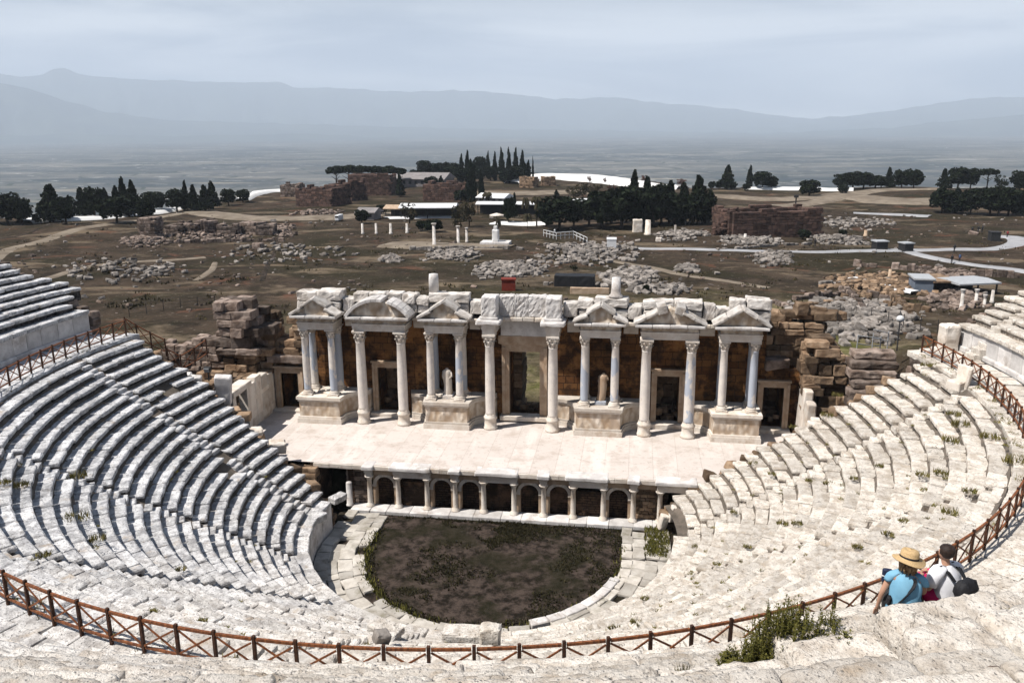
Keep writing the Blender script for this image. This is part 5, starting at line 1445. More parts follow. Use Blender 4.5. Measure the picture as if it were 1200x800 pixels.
house('gate_kiosk', 'dark gate kiosk at the far right end of the walkway', 'kiosk', 1161, 1172, 283, 272, 2, MDARK, MDARK, .12, 0, False, .1)
house('white_kiosk', 'white box kiosk beside the long grey path', 'kiosk', 711, 722, 293, 279, 2.2, MWHITE, MWHITE, .18, 0, False, .05)
# black covered stack and a long low wall just behind the theatre
a = at(650, 335); b = at(697, 335); k = pxm((a + b) / 2); m = MB(); c = (a + b) / 2
m.blk((c.x, c.y, c.z + 6.5 / k), ((b - a).length, 2.2, 14 / k), 0, (0, 0), (12, 5, 5), .12, .06); tag(m.build('covered_stack', MBLACK), 'long stack under a black cover behind the theatre wall', 'covered stack')
a = at(668, 344); b = at(714, 344); c = (a + b) / 2; m = MB(); m.blk((c.x, c.y, c.z + .35), ((b - a).length, .6, .9), 0, (0, 0), (12, 4, 4), .05, .03); tag(m.build('low_wall', MTAN), 'low tan wall in front of the black covered stack', 'wall')
a, b = at(998, 329), at(1072, 346); m = MB(); d = (b - a).normalized(); n_ = Vector((-d.y, d.x, 0)); K = 24
for i in range(K + 1):
    q = lerp(a, b, i / K)
    for s_, zz in ((-.5, .2), (-.45, .5), (.45, .55), (.5, .2)):
        e = q + n_ * s_ * 1.6; m.v.append((e.x, e.y, hterr(e.x, e.y) + zz + .08 * nz(i * .7, s_, 3)))
for i in range(K):
    for j in range(3): A_ = i * 4 + j; m.f.append((A_, A_ + 1, A_ + 5, A_ + 4))
tag(m.build('white_sheeting', MWHITE), 'long strip of white protective sheeting over the trenches at the right', 'sheeting')
p = at(932, 245); k = pxm(p); t_ = thing('signal_post', 'dark post with a small box top in front of the far fields', 'post', p)
m = MB(); m.tube([p, p + Vector((0, 0, 14 / k))], .8 / k, 6); m.build('pole', MDARK, t_); m = MB(); m.blk(p + Vector((0, 0, 14.5 / k)), (5 / k, 4 / k, 3 / k), 0, (0, 0), (2, 2, 2), .05, 0); m.build('box', MDARK, t_)
p = at(397.5, 259); k = pxm(p); t_ = thing('parked_van', 'small white van parked on the pale dirt lot', 'van', p)
m = MB(); m.blk((p.x, p.y, p.z + 4.2 / k), (5 / k, 3.6, 6.5 / k), 0, (0, 0), (4, 5, 4), .18, 0); m.build('body', MWHITE, t_)
m = MB(); m.box(p.x - 2.0 / k, p.x + 2.0 / k, p.y - 1.83, p.y - 1.78, p.z + 4.6 / k, p.z + 6.4 / k); m.build('window', MDARK, t_)
for s_ in (-1, 1):
    m = MB(); q = Vector((p.x + s_ * 1.9 / k, p.y - 1.3, p.z + .32)); m.blk(q, (.25, .65, .65), 0, (0, 0), (2, 3, 3), .15, 0); m.build('wheel', MBLACK, t_)
p = at(582, 258); k = pxm(p); t_ = thing('parasol', 'cream parasol on the pool terrace', 'parasol', p); m = MB(); m.tube([p, p + Vector((0, 0, 8 / k))], .08, 5); m.build('pole', MDARK, t_)
m = MB(); m.lathe(p, [(8.5 / k, 5.4 / k), (8.4 / k, 6 / k), (4 / k, 7.4 / k), (.4 / k, 8.3 / k)], 12); m.build('canopy', MMAR, t_)
# white ramp with railing and its visitors
a = [at(637, 277), at(652, 281), at(672, 279), at(688, 287)]
f = thing('ramp_railing', 'white railing round the visitor ramp in the ruins', 'railing', a[0])
for i, p in enumerate([lerp(a[j], a[j + 1], q / 4) for j in range(3) for q in range(4)] + [a[3]]):
    m = MB(); m.tube([p, p + Vector((0, 0, 1.5))], .07, 5); m.build('post', MWHITE, f)
m = MB()
for p, q in zip(a, a[1:]):
    for zz in (.8, 1.45): m.tube([p + Vector((0, 0, zz)), q + Vector((0, 0, zz))], .07, 5)
m.build('rail', MWHITE, f)
# far visitors
def visitor(px, py, hpx, shirt, label):
    p = at(px, py); k = pxm(p); h = min(2.0, max(1.65, hpx / k)); s_ = h / 1.75
    m = MB(); Lg = [(-.09, 0), (.09, .12)]
    t_ = thing('person', label, 'person', p, 'visitors walking among the far ruins')
    V = [(-.10, 0, .0), (-.09, .02, .45), (-.08, 0, .86), (0, 0, 1.0), (0, 0, 1.25), (0, -.01, 1.44), (0, 0, 1.52), (0, -.02, 1.66), (0, -.01, 1.75), (.10, .14, 0), (.09, .06, .46), (.08, 0, .86), (.19, 0, 1.40), (.24, .02, 1.12), (.22, -.08, .88), (-.19, 0, 1.40), (-.24, -.02, 1.12), (-.22, .10, .88)]
    E = [(0, 1), (1, 2), (2, 3), (3, 4), (4, 5), (5, 6), (6, 7), (7, 8), (9, 10), (10, 11), (11, 3), (5, 12), (12, 13), (13, 14), (5, 15), (15, 16), (16, 17)]
    Rr = [.06, .065, .09, .15, .16, .13, .06, .10, .07, .06, .065, .09, .06, .05, .04, .06, .05, .04]
    b = skin_body('body', [Vector(v) * s_ + p for v in V], E, [r * s_ for r in Rr], 3, MVIS if shirt is None else MVIS, t_, 1)
    m = MB(); m.lathe(p, [(.15 * s_, .92 * s_), (.19 * s_, 1.0 * s_), (.20 * s_, 1.25 * s_), (.21 * s_, 1.40 * s_), (.10 * s_, 1.49 * s_)], 12); m.build('shirt', shirt or MDARK, t_, True)
MVIS = m_flat('dark_trousers', (.03, .03, .04), (.05, .045, .05), 3.0, .8, .2)
MVSH = [m_flat('far_shirt_blue', (.05, .09, .2), (.06, .1, .2), 3.0), m_flat('far_shirt_red', (.3, .05, .05), (.28, .05, .05), 3.0), MWHITE, MDARK]
for px, py, hp, sh, lb in ((1139, 274, 6, MDARK, 'leftmost of three dark-clothed far visitors near the end kiosk'), (1146, 273, 6, MDARK, 'middle of three far visitors in dark clothes near the end kiosk'), (1150.5, 273, 6, MDARK, 'right one of three far visitors in dark clothes near the end kiosk'),
                           (1118, 296, 7, MDARK, 'far visitor in dark clothes standing on the upper walkway'), (1115, 309, 8, MDARK, 'far visitor in dark clothes on the lower walkway'), (1124, 308, 9, MVSH[0], 'far visitor in a blue shirt on the lower walkway'), (1180, 279, 6, MVSH[1], 'far visitor in a red shirt by the end kiosk'),
                           (685, 289, 7, MDARK, 'far visitor in dark clothes at the foot of the white ramp'), (650, 276, 6, MVSH[2], 'far visitor in a white shirt up on the ramp'), (643, 276, 6, MDARK, 'far visitor in black up on the ramp'), (955, 289, 6, MDARK, 'far visitor in black on the grey path below the reddish hall')):
    visitor(px, py, hp, sh, lb)

# ------------------------------------------------------------------ trees
def crown_mesh(kind, seed):
    random.seed(seed); m = MB()
    def leafq(p, s_):
        n_ = Vector((random.gauss(0, 1), random.gauss(0, 1), random.gauss(0, 1))).normalized(); a = n_.orthogonal().normalized() * s_; b = n_.cross(a)
        m.add([p - a * U(.6, 1), p - b * U(.4, .9), p + a * U(.6, 1), p + b * U(.4, .9)], [(0, 1, 2, 3)])
    def blob(c, rx, ry, rz, n_, s_):
        for _ in range(n_):
            d = Vector((random.gauss(0, 1), random.gauss(0, 1), random.gauss(0, 1))).normalized() * (U(.45, 1.0) ** .5) * U(.85, 1.08)
            leafq(Vector((c[0] + d.x * rx, c[1] + d.y * ry, c[2] + d.z * rz)), s_ * U(.6, 1.3))
    if kind == 'cypress':
        for i in range(26):
            z = .08 + .9 * i / 26; r = .5 * min(1, (1 - i / 26) * 1.7 + .05) * (.75 + .3 * rnd()) * min(1, .6 + z * 2)
            blob((U(-.08, .08), U(-.08, .08), z), r * .85, r * .85, .055, 70, .075)
    elif kind == 'conifer':
        for i in range(24):
            z = .12 + .85 * i / 24; r = .5 * (1 - (i / 24) ** 1.3 * .92) * U(.7, 1.1)
            for _ in range(3): 
                a = U(0, 6.3); q = r * .45; blob((q * math.cos(a), q * math.sin(a), z + U(-.02, .02)), r * .6, r * .6, .045, 34, .07)
    elif kind == 'umbrella':
        for _ in range(26):
            a = U(0, 6.3); q = .36 * math.sqrt(rnd()); blob((q * math.cos(a), q * math.sin(a), .76 + .10 * (1 - q * 2) + U(-.05, .04)), .17, .17, .10, 70, .06)
    elif kind == 'loose':
        for _ in range(34):
            a = U(0, 6.3); q = .40 * math.sqrt(rnd()); blob((q * math.cos(a), q * math.sin(a), U(.25, .93)), .12, .12, .09, 24, .05)
    elif kind == 'palm':
        for i in range(34):
            a = U(0, 6.3); el = U(-.5, 1.2); pts = []
            for j in range(7):
                t_ = j / 6; r = .5 * t_; z = .78 + .22 * math.sin(el) * t_ * 1.2 - .28 * t_ * t_
                pts.append(Vector((r * math.cos(a) * math.cos(el * .5), r * math.sin(a) * math.cos(el * .5), z)))
            for p, q in zip(pts, pts[1:]):
                s_ = Vector((-math.sin(a), math.cos(a), 0)) * .07; dn = Vector((0, 0, -.05))
                m.add([p, q, q + s_ + dn, p + s_ + dn], [(0, 1, 2, 3)]); m.add([p, q, q - s_ + dn, p - s_ + dn], [(0, 1, 2, 3)])
    else:
        for _ in range(30):
            a = U(0, 6.3); z = U(.30, .90); w_ = math.sqrt(max(.05, 1 - ((z - .58) / .42) ** 2)); q = .34 * w_ * math.sqrt(rnd()); blob((q * math.cos(a), q * math.sin(a), z), .17, .17, .12, 62, .065)
    return m
def trunk_mesh(kind, seed):
    random.seed(seed + 50); m = MB(); top = {'cypress': .6, 'conifer': .8, 'umbrella': .72, 'palm': .8}.get(kind, .62); w_ = .035 if kind != 'palm' else .05
    m.tube([(0, 0, -.05), (U(-.02, .02), U(-.02, .02), top * .5), (0, 0, top)], [w_ * 1.3, w_, w_ * .5], 7)
    if kind not in ('cypress', 'palm'):
        for i in range(6):
            a = U(0, 6.3); z = top * U(.45, .9); m.tube([(0, 0, z), (.16 * math.cos(a), .16 * math.sin(a), z + .09), (.30 * math.cos(a), .30 * math.sin(a), z + .16)], [w_ * .5, w_ * .35, w_ * .15], 5)
    return m
PROTO = {}
def tree(kind, mat, px, pyb, pyt, wpx, label, group, cat='tree'):
    p = at(px, pyb); k = pxm(p); h = (pyb - pyt) / k; wd = wpx / k * (1.0 if kind == 'cypress' else 1.14)
    var = (int(px) * 7) % 2; key = (kind, var, mat.name)
    if key not in PROTO:
        st_ = random.getstate()
        ck = [k2 for k2 in PROTO if k2[:2] == (kind, var)]
        r = thing(kind_name[kind], label, cat, p, group)
        c = crown_mesh(kind, var * 13 + len(kind)).build('crown', mat, None); tr = trunk_mesh(kind, var * 13 + len(kind)).build('trunk', MTRUNK, None)
        for ch in (c, tr): ch.parent = r; ch.location = (0, 0, 0)
        PROTO[key] = r; random.setstate(st_)
    else:
        r = copy_tree(PROTO[key]); tag(r, label, cat, group)
    r.location = p - Vector((0, 0, .1)); r.scale = (wd, wd, h); r.rotation_euler = (0, 0, (px * 1.37) % 6.28)
kind_name = {'cypress': 'cypress_tree', 'conifer': 'conifer_tree', 'umbrella': 'umbrella_pine', 'loose': 'leafy_tree', 'palm': 'palm_tree', 'round': 'pine_tree'}
ORD = 'first second third fourth fifth sixth seventh eighth ninth tenth eleventh twelfth thirteenth fourteenth fifteenth sixteenth seventeenth eighteenth nineteenth twentieth'.split()
def trees(desc, where, group, mat, L):
    L = sorted(L); cnt = {}
    for px, pyb, pyt, w_, kd in L: cnt[kd] = cnt.get(kd, 0) + 1
    i = {}
    for px, pyb, pyt, w_, kd in L:
        i[kd] = i.get(kd, 0) + 1
        shape = {'cypress': 'narrow', 'conifer': 'pointed', 'umbrella': 'flat-topped', 'loose': 'loose', 'palm': 'palm', 'round': 'rounded'}[kd]
        o_ = (ORD[i[kd] - 1] + ' ' + shape) if cnt[kd] > 1 else 'the only ' + shape
        lab = f"{o_} {desc} from the left {where}" if cnt[kd] > 1 else f"{o_} {desc} {where}"
        tree(kd, mat, px, pyb, pyt, w_, lab, group)
trees('dark tree', 'along the left plateau rim', 'trees along the left plateau rim', MPINE,
      [(-6, 262, 224, 34, 'round'), (10, 264, 226, 34, 'round'), (26, 264, 230, 26, 'round'), (63, 260, 217, 38, 'conifer'), (78, 263, 229, 28, 'round'), (97, 252, 218, 20, 'conifer'), (112, 256, 219, 28, 'round'), (126, 254, 221, 18, 'conifer'), (138, 252, 218, 18, 'conifer'), (137, 262, 230, 36, 'round'),
       (147, 254, 208, 17, 'conifer'), (158, 254, 212, 22, 'conifer'), (152, 254, 220, 24, 'round'), (172, 262, 231, 22, 'round'), (181, 249, 225, 28, 'round'), (208, 249, 221, 24, 'round'), (219, 247, 212, 12, 'conifer'), (228, 248, 217, 18, 'conifer'), (241, 248, 217, 20, 'conifer'), (250, 245, 213, 20, 'conifer'), (268, 241, 221, 18, 'round'), (285, 237, 222, 17, 'round')])
trees('dark pine', 'in the row above the ruined baths', 'flat-topped pines above the baths', MPINE, [(395, 222, 194, 24, 'umbrella'), (409, 221, 193, 24, 'umbrella'), (424, 221, 193.5, 26, 'umbrella'), (440, 221, 194, 24, 'umbrella'), (455, 221, 194, 24, 'umbrella'), (467, 220, 196, 20, 'umbrella')])
trees('black-green tree', 'in the cypress grove at the centre', 'trees of the central cypress grove', MCYP,
      [(497, 208, 188, 18, 'round'), (488, 208, 198, 18, 'round'), (508, 208, 191, 18, 'round'), (518, 208, 190, 22, 'round'), (531, 208, 191, 18, 'round'), (541, 214, 181, 9, 'cypress'), (548, 214, 177, 10, 'cypress'), (563, 208, 184, 17, 'round'), (572, 210, 178, 8, 'cypress'), (580, 212, 178.5, 8, 'cypress'), (588, 212, 174, 10, 'cypress'), (596.5, 212, 174, 9, 'cypress'), (604.5, 212, 174, 9, 'cypress'), (612, 213, 177, 10, 'cypress'), (619, 213, 188, 9, 'cypress'), (624.5, 213, 184, 3.5, 'cypress'),
       (553, 236, 188, 17, 'cypress'), (564, 233, 200, 10, 'cypress'), (590, 214, 191, 9, 'cypress'), (529, 212, 196, 26, 'round'), (541, 215, 197, 22, 'round'), (605, 213, 194, 22, 'round'), (556, 214, 196, 24, 'round'), (575, 212, 195, 20, 'round'), (596, 215, 196, 24, 'round'), (615, 214, 192, 12, 'cypress')])
trees('dark tree', 'among the pool cafe roofs', 'trees round the pool cafe', MPINE, [(469, 231, 205, 12, 'conifer'), (505, 221, 207, 18, 'round'), (540, 238, 222, 16, 'round'), (517, 220, 206, 10, 'conifer'), (424, 262, 245, 18, 'round'), (447, 252, 240, 14, 'round'), (596, 262, 231, 15, 'round'), (603, 256, 226, 9, 'conifer'), (508, 272, 256, 22, 'round'), (495, 270, 258, 16, 'round'), (652, 231, 222, 8, 'conifer')])
trees('brownish tree', 'in front of the pool cafe', 'loose trees before the pool cafe', MOLIV, [(480, 262, 238, 20, 'loose'), (537, 272, 240, 16, 'loose'), (550, 266, 231, 18, 'loose'), (571, 246, 221, 12, 'palm'), (616, 256, 226, 9, 'palm'), (629, 266, 223, 14, 'palm'), (584, 275, 251, 6, 'palm'), (618, 268, 246, 10, 'palm'), (672, 234, 218, 18, 'loose'), (694, 232, 216, 24, 'loose'), (683, 232, 214, 16, 'loose'), (576, 208, 194, 16, 'loose'), (590, 206, 196, 14, 'loose')])
trees('dark pine', 'in the dense clump right of the forecourt', 'dense pines right of the forecourt', MPINE, [(655, 270, 230, 46, 'round'), (640, 266, 238, 24, 'round'), (672, 266, 236, 26, 'round'), (706, 268, 222, 46, 'round'), (728, 268, 218, 44, 'round'), (742, 262, 201, 26, 'conifer'), (757, 262, 208, 26, 'conifer'), (766, 264, 215, 34, 'round'), (784, 262, 213, 28, 'conifer'), (800, 263, 215, 26, 'conifer'), (817, 262, 207, 34, 'conifer'), (826, 262, 222, 24, 'round'), (790, 264, 226, 40, 'round'), (745, 266, 224, 40, 'round'), (812, 264, 226, 34, 'round'), (690, 264, 232, 34, 'round'), (716, 262, 226, 30, 'conifer'), (734, 260, 216, 28, 'round'), (750, 262, 218, 34, 'round'), (775, 262, 219, 34, 'round')])
trees('reddish small tree', 'behind the dense clump of pines', 'small bare trees behind the pines', MPINK, [(690.5, 214, 206, 5, 'loose'), (708.5, 215, 208, 4, 'loose'), (756, 215, 205, 9, 'loose'), (799, 218, 206, 12, 'loose'), (718, 226, 216, 12, 'loose')])
trees('dark tree', 'on the rim behind the reddish hall', 'trees on the rim behind the reddish hall', MPINE, [(834, 221, 211, 9, 'round'), (852, 221, 193, 22, 'conifer'), (842, 221, 211, 8, 'round'), (878, 220, 192.5, 11, 'cypress'), (893, 222, 201, 20, 'round'), (904, 222, 206, 14, 'round'), (875, 224, 215, 10, 'round'), (948, 231, 210, 24, 'round'), (987, 228, 217, 13, 'round')])
trees('dark tree', 'in the far clump above the pale lot', 'far trees above the pale dirt lot', MPINE, [(986, 217, 198, 20, 'round'), (1000, 217, 196, 24, 'round'), (1012, 217, 197, 22, 'round'), (1026, 215, 199, 20, 'round'), (1041, 216, 192, 14, 'conifer'), (1056, 222, 199, 22, 'round'), (1070, 222, 198, 22, 'round'), (1033, 216, 202, 16, 'round')])
trees('dark tree', 'in the back row at the right edge', 'back row of trees at the right', MPINE, [(1105, 222, 198, 16, 'conifer'), (1122, 221, 195, 24, 'round'), (1137, 221, 197, 18, 'round'), (1156, 222, 197, 22, 'umbrella'), (1194, 226, 200, 22, 'round'), (1172, 224, 205, 16, 'loose'), (1205, 226, 202, 20, 'round')])
trees('black-green tree', 'in the front clump at the right edge', 'front clump of trees at the right', MPINE, [(1103, 250, 221, 30, 'round'), (1120, 250, 221, 28, 'conifer'), (1137, 251, 221, 26, 'round'), (1160, 253, 218, 32, 'round'), (1181, 253, 220, 32, 'round'), (1198, 252, 222, 26, 'conifer'), (1128, 251, 226, 26, 'round'), (1170, 253, 226, 30, 'round')])
trees('small dark bush', 'on the field near the reddish hall', 'field bushes', MPINE, [(941, 281, 269, 16, 'round'), (987, 277, 269, 10, 'round'), (757, 343, 333, 9, 'round'), (672, 318, 309, 9, 'loose')])

# ------------------------------------------------------------------ where a view line meets the seating
def seat_hit(px, py, dz=0.0):
    v = ray(px, py); t_ = 4.0
    while t_ < 90:
        p = CAM + v * t_; r = math.hypot(p.x / ELL, p.y); a = math.degrees(math.atan2(p.x / ELL, -p.y))
        z = zprof(r, a) if r > RUP else zlow(r)
        if p.z < z + dz: return Vector((p.x, p.y, z))
        t_ += .04
    return p
# ------------------------------------------------------------------ the seated couple
MSKIN = m_flat('warm_skin', (.50, .29, .20), (.44, .245, .165), 6.0, .6, .3)  # the skin's own warm tone, slightly mottled
MSHIRTB = m_flat('light_blue_cotton', (.20, .41, .56), (.165, .36, .51), 5.0, .85, .1, .01)
MSHIRTW = m_flat('white_cotton', (.78, .78, .80), (.70, .70, .74), 5.0, .85, .1, .01)
MPINKS = m_flat('bright_pink_cloth', (.62, .03, .14), (.52, .025, .11), 5.0, .8, .1, .01)
MSTRAW = m_flat('woven_straw', (.58, .415, .225), (.44, .30, .15), 60.0, .8, .15, .004)
MHAIRD = m_flat('dark_brown_hair', (.018, .011, .009), (.032, .018, .013), 30.0, .6, .3, .01)
MHAIRL = m_flat('light_brown_hair', (.20, .12, .06), (.30, .19, .10), 30.0, .6, .3, .01)
MBAG = m_flat('black_nylon', (.012, .012, .014), (.020, .020, .023), 12.0, .7, .25, .006)
MNAVY = m_flat('dark_blue_nylon', (.012, .018, .045), (.018, .024, .06), 12.0, .6, .3)
def loft(mb, rings, seg=24, fold=.0, fr=7, seed=0.0, cap=True):
    """rings: centre x, y, z, rx, ry"""
    o = len(mb.v); K = len(rings)
    for j, (x, y, z, rx, ry) in enumerate(rings):
        for i in range(seg):
            t_ = 2 * math.pi * i / seg; f = 1 + fold * (noise.noise(Vector((math.cos(t_) * 2.2 + seed, math.sin(t_) * 2.2, z * fr))) + .5 * math.sin(t_ * 5 + z * 9))
            mb.v.append((x + rx * f * math.cos(t_), y + ry * f * math.sin(t_), z + fold * .12 * math.sin(t_ * 3 + seed)))
    for j in range(K - 1):
        for i in range(seg):
            a = o + j * seg + i; b = o + j * seg + (i + 1) % seg; mb.f.append((a, b, b + seg, a + seg))
    if cap:
        mb.f.append(tuple(o + seg - 1 - i for i in range(seg))); mb.f.append(tuple(o + (K - 1) * seg + i for i in range(seg)))
def hand(V, E, Rr, w, d, side):
    """palm and five unequal fingers from the wrist index w along d"""
    W = Vector(V[w]); d = d.normalized(); sd = d.cross(Vector((0, 0, 1))).normalized() * side; dn = Vector((0, 0, -1))
    V.append(W + d * .045); E.append((w, len(V) - 1)); Rr.append((.038, .018)); pm = len(V) - 1
    for i, (o_, l) in enumerate(((-.030, .062), (-.010, .074), (.011, .070), (.030, .054))):
        V.append(W + d * .088 + sd * o_); E.append((pm, len(V) - 1)); Rr.append(.0105)
        V.append(W + d * (.088 + l * .55) + sd * o_ * 1.1 + dn * l * .25); E.append((len(V) - 2, len(V) - 1)); Rr.append(.009)
        V.append(W + d * (.088 + l * .85) + sd * o_ * 1.1 + dn * l * .75); E.append((len(V) - 2, len(V) - 1)); Rr.append(.0075)
    V.append(W + d * .05 - sd * .048 + dn * .01); E.append((pm, len(V) - 1)); Rr.append(.012)
    V.append(W + d * .085 - sd * .055 + dn * .03); E.append((len(V) - 2, len(V) - 1)); Rr.append(.0095)
def seated(root, s, arms, head_turn, lean=0.0, kz=0.0):
    V = [Vector(v) for v in ((0, 0, .11), (0, -.02, .27), (0, -.015 + lean * .5, .42), (0, lean, .545), (0, lean + .015, .615), (0, lean + .03, .675))]
    E = [(0, 1), (1, 2), (2, 3), (3, 4), (4, 5)]; Rr = [(.155, .125), (.14, .11), (.155, .115), (.15, .10), .06, .055]
    hd = Vector((math.sin(head_turn), math.cos(head_turn), 0)); hc = Vector((0, lean + .035, .78))
    n0 = len(V); V += [hc + Vector((0, 0, -.055)) + hd * .02, hc + hd * .005, hc + Vector((0, 0, .07)) - hd * .012, hc + Vector((0, 0, .112)) - hd * .015]
    E += [(5, n0), (n0, n0 + 1), (n0 + 1, n0 + 2), (n0 + 2, n0 + 3)]; Rr += [.066, .092, .086, .05]
    V += [hc + hd * .115 + Vector((0, 0, -.012))]; E += [(n0 + 1, len(V) - 1)]; Rr += [.013]
    sdv = Vector((hd.y, -hd.x, 0))
    for q in (-1, 1): V.append(hc + sdv * q * .098 - hd * .005 + Vector((0, 0, -.01))); E.append((n0 + 1, len(V) - 1)); Rr.append((.018, .028))
    for q in (-1, 1):
        b = len(V); V += [Vector((q * .10, .06, .105)), Vector((q * .13, .28, .12 + kz * .55)), Vector((q * .15, .45, .135 + kz)), Vector((q * .145, .46, -.06 + kz)), Vector((q * .14, .45, -.30 + kz)), Vector((q * .15, .54, -.345 + kz)), Vector((q * .155, .65, -.36 + kz))]
        E += [(0, b)] + [(b + i, b + i + 1) for i in range(6)]; Rr += [.088, .078, .06, .052, .038, .038, .03]
    for q, (el, wr) in zip((-1, 1), arms):
        b = len(V); V += [Vector((q * .165, lean, .545)), Vector((q * .20, lean + .01, .50)), Vector(el), (Vector(el) + Vector(wr)) / 2, Vector(wr)]
        E += [(3, b), (b, b + 1), (b + 1, b + 2), (b + 2, b + 3), (b + 3, b + 4)]; Rr += [.065, .055, .042, .038, .027]
        hand(V, E, Rr, b + 4, Vector(wr) - Vector(el), q)
    return [v * s for v in V], E, [tuple(x * s for x in r) if isinstance(r, tuple) else r * s for r in Rr], hc * s, hd
def person(label, px, py, rot, s, dist):
    p, r, a = dist; p = p.copy(); p.z = tread(r, a) + .01
    t_ = thing('person', label, 'person', p); t_.rotation_euler = (0, 0, rot)
    return t_
def part(mb, name, m, parent, smooth=True):
    o = mb.build(name, m, None, smooth); o.parent = parent; o.location = (0, 0, 0); return o
def skin_local(name, V, E, Rr, m, parent, sub=2):
    o = skin_body(name, V, E, Rr, 0, m, parent, sub); o.location = (0, 0, 0); return o
WROT, MROT = R(-12), R(36)
# woman: straw hat, sleeveless light blue top, black strap across the back
s = 1.0
W = person('seated person in a wide straw hat and light blue top with a black strap', 1056, 724, WROT, s, PW)
V, E, Rr, hc, hd = seated(W, s, (((-.275, -.02, .30), (-.31, .03, .07)), ((.24, .14, .29), (.10, .33, .20))), .12)
skin_local('body', V, E, Rr, MSKIN, W)
m = MB(); loft(m, [(0, .0, -.06, .238, .207), (0, .0, -.02, .235, .205), (0, -.005, .06, .232, .205), (0, -.01, .16, .215, .185), (0, -.015, .28, .198, .165), (0, -.01, .40, .198, .16), (0, 0, .50, .200, .145), (0, .01, .555, .175, .12), (0, .02, .60, .115, .09), (0, .025, .625, .075, .07)], 64, .075, 9, 2.0); 
for q in (-1, 1): loft(m, [(q * .10, .01, .622, .05, .055), (q * .145, .008, .592, .062, .066), (q * .175, .006, .555, .074, .074), (q * .200, .004, .51, .070, .070), (q * .215, .0, .475, .066, .066)], 18, .05, 9, q * 2.0)
part(m, 'top', MSHIRTB, W)
m = MB()
for q in (-1, 1): m.tube([(q * .13, .0, .12), (q * .15, .30, .135), (q * .165, .49, .14), (q * .16, .49, -.06), (q * .15, .47, -.24)], [.12, .105, .085, .075, .07], 14)
part(m, 'trousers', MDARK, W)
m = MB()
for q in (-1, 1): m.blk((q * .155, .58, -.375), (.09, .25, .075), 0, (0, 0), (4, 5, 4), .03, 0)
part(m, 'shoes', MBAG, W)
tilt = Matrix.Rotation(-.16, 3, 'X') @ Matrix.Rotation(.10, 3, 'Y'); hb = hc + Vector((0, -.015, .035))
def hatlathe(prof, seg=40, wav=0.0):
    mm = MB()
    for (r, z) in prof:
        for i in range(seg):
            a = 2 * math.pi * i / seg; zz = z + wav * (r - .1) * (math.sin(a * 2 + .6) * 1.0 + .4 * math.sin(a * 3)); q = tilt @ Vector((r * 1.0 * math.cos(a), r * 1.06 * math.sin(a), zz)) + hb; mm.v.append(tuple(q))
    for j in range(len(prof) - 1):
        for i in range(seg):
            a = j * seg + i; b = j * seg + (i + 1) % seg; mm.f.append((a, b, b + seg, a + seg))
    return mm
hat = part(hatlathe([(.118, -.006), (.205, -.030), (.208, -.022), (.205, -.018), (.125, .008), (.120, .02), (.116, .09), (.10, .118), (.06, .122), (.03, .112), (.001, .108)], 44, .16), 'straw_hat', MSTRAW, W)
part(hatlathe([(.1235, .012), (.1225, .022), (.1205, .036), (.119, .038)]), 'hat_band', MBAG, hat)
m = MB()
for i in range(70):
    a = U(math.pi * .95, math.pi * 2.05); r = U(.085, .105); p = hc + Vector((r * math.cos(a), r * math.sin(a) - .01, U(-.02, .03))); q = p + Vector((U(-.02, .02), -.02 + U(-.02, .01), -U(.09, .15))); m.tube([p, (p + q) / 2 + Vector((U(-.015, .015), -.012, 0)), q], [.017, .016, .007], 6)
part(m, 'hair', MHAIRL, W)
m = MB(); pts = []
for i in range(15):
    f = i / 14; a = -math.pi / 2 + lerp(.62, -.80, f); z = lerp(.60, .10, f)
    rx, ry = interp([(.10, .232), (.16, .215), (.28, .198), (.40, .198), (.50, .20), (.555, .175), (.60, .115)], z), interp([(.10, .20), (.16, .185), (.28, .165), (.40, .16), (.50, .145), (.555, .12), (.60, .09)], z)
    pts.append(Vector(((rx + .012) * 1.03 * math.cos(a), (ry + .014) * 1.03 * math.sin(a) - .008, z)))
for p, q in zip(pts, pts[1:]): m.bar(p, q + (q - p) * .15, .042, .012)
strap = part(m, 'bag_strap', MBAG, W, False)
m = MB(); m.blk((-.20, -.13, .24), (.06, .09, .13), 0, (0, .1), (4, 5, 5), .03, .006); o = part(m, 'shoulder_bag', MBAG, W)
# the small dark blue bag beyond her left shoulder
m = MB(); m.blk((0, 0, .0), (.13, .07, .20), 0, (0, 0), (4, 4, 5), .025, .005); o = m.build('pouch', MNAVY, None, True); tag(o, 'small dark blue pouch with a pale line beyond the left shoulder of the straw-hatted person', 'bag')
Rw = Matrix.Rotation(WROT, 3, 'Z'); o.location = Vector(W.location) + Rw @ Vector((-.225, .17, .44)); o.rotation_euler = (0, 0, WROT)
m = MB(); m.box(-.066, .066, -.040, .040, -.004, .006); q = m.build('stripe', MWHITE, None); q.parent = o
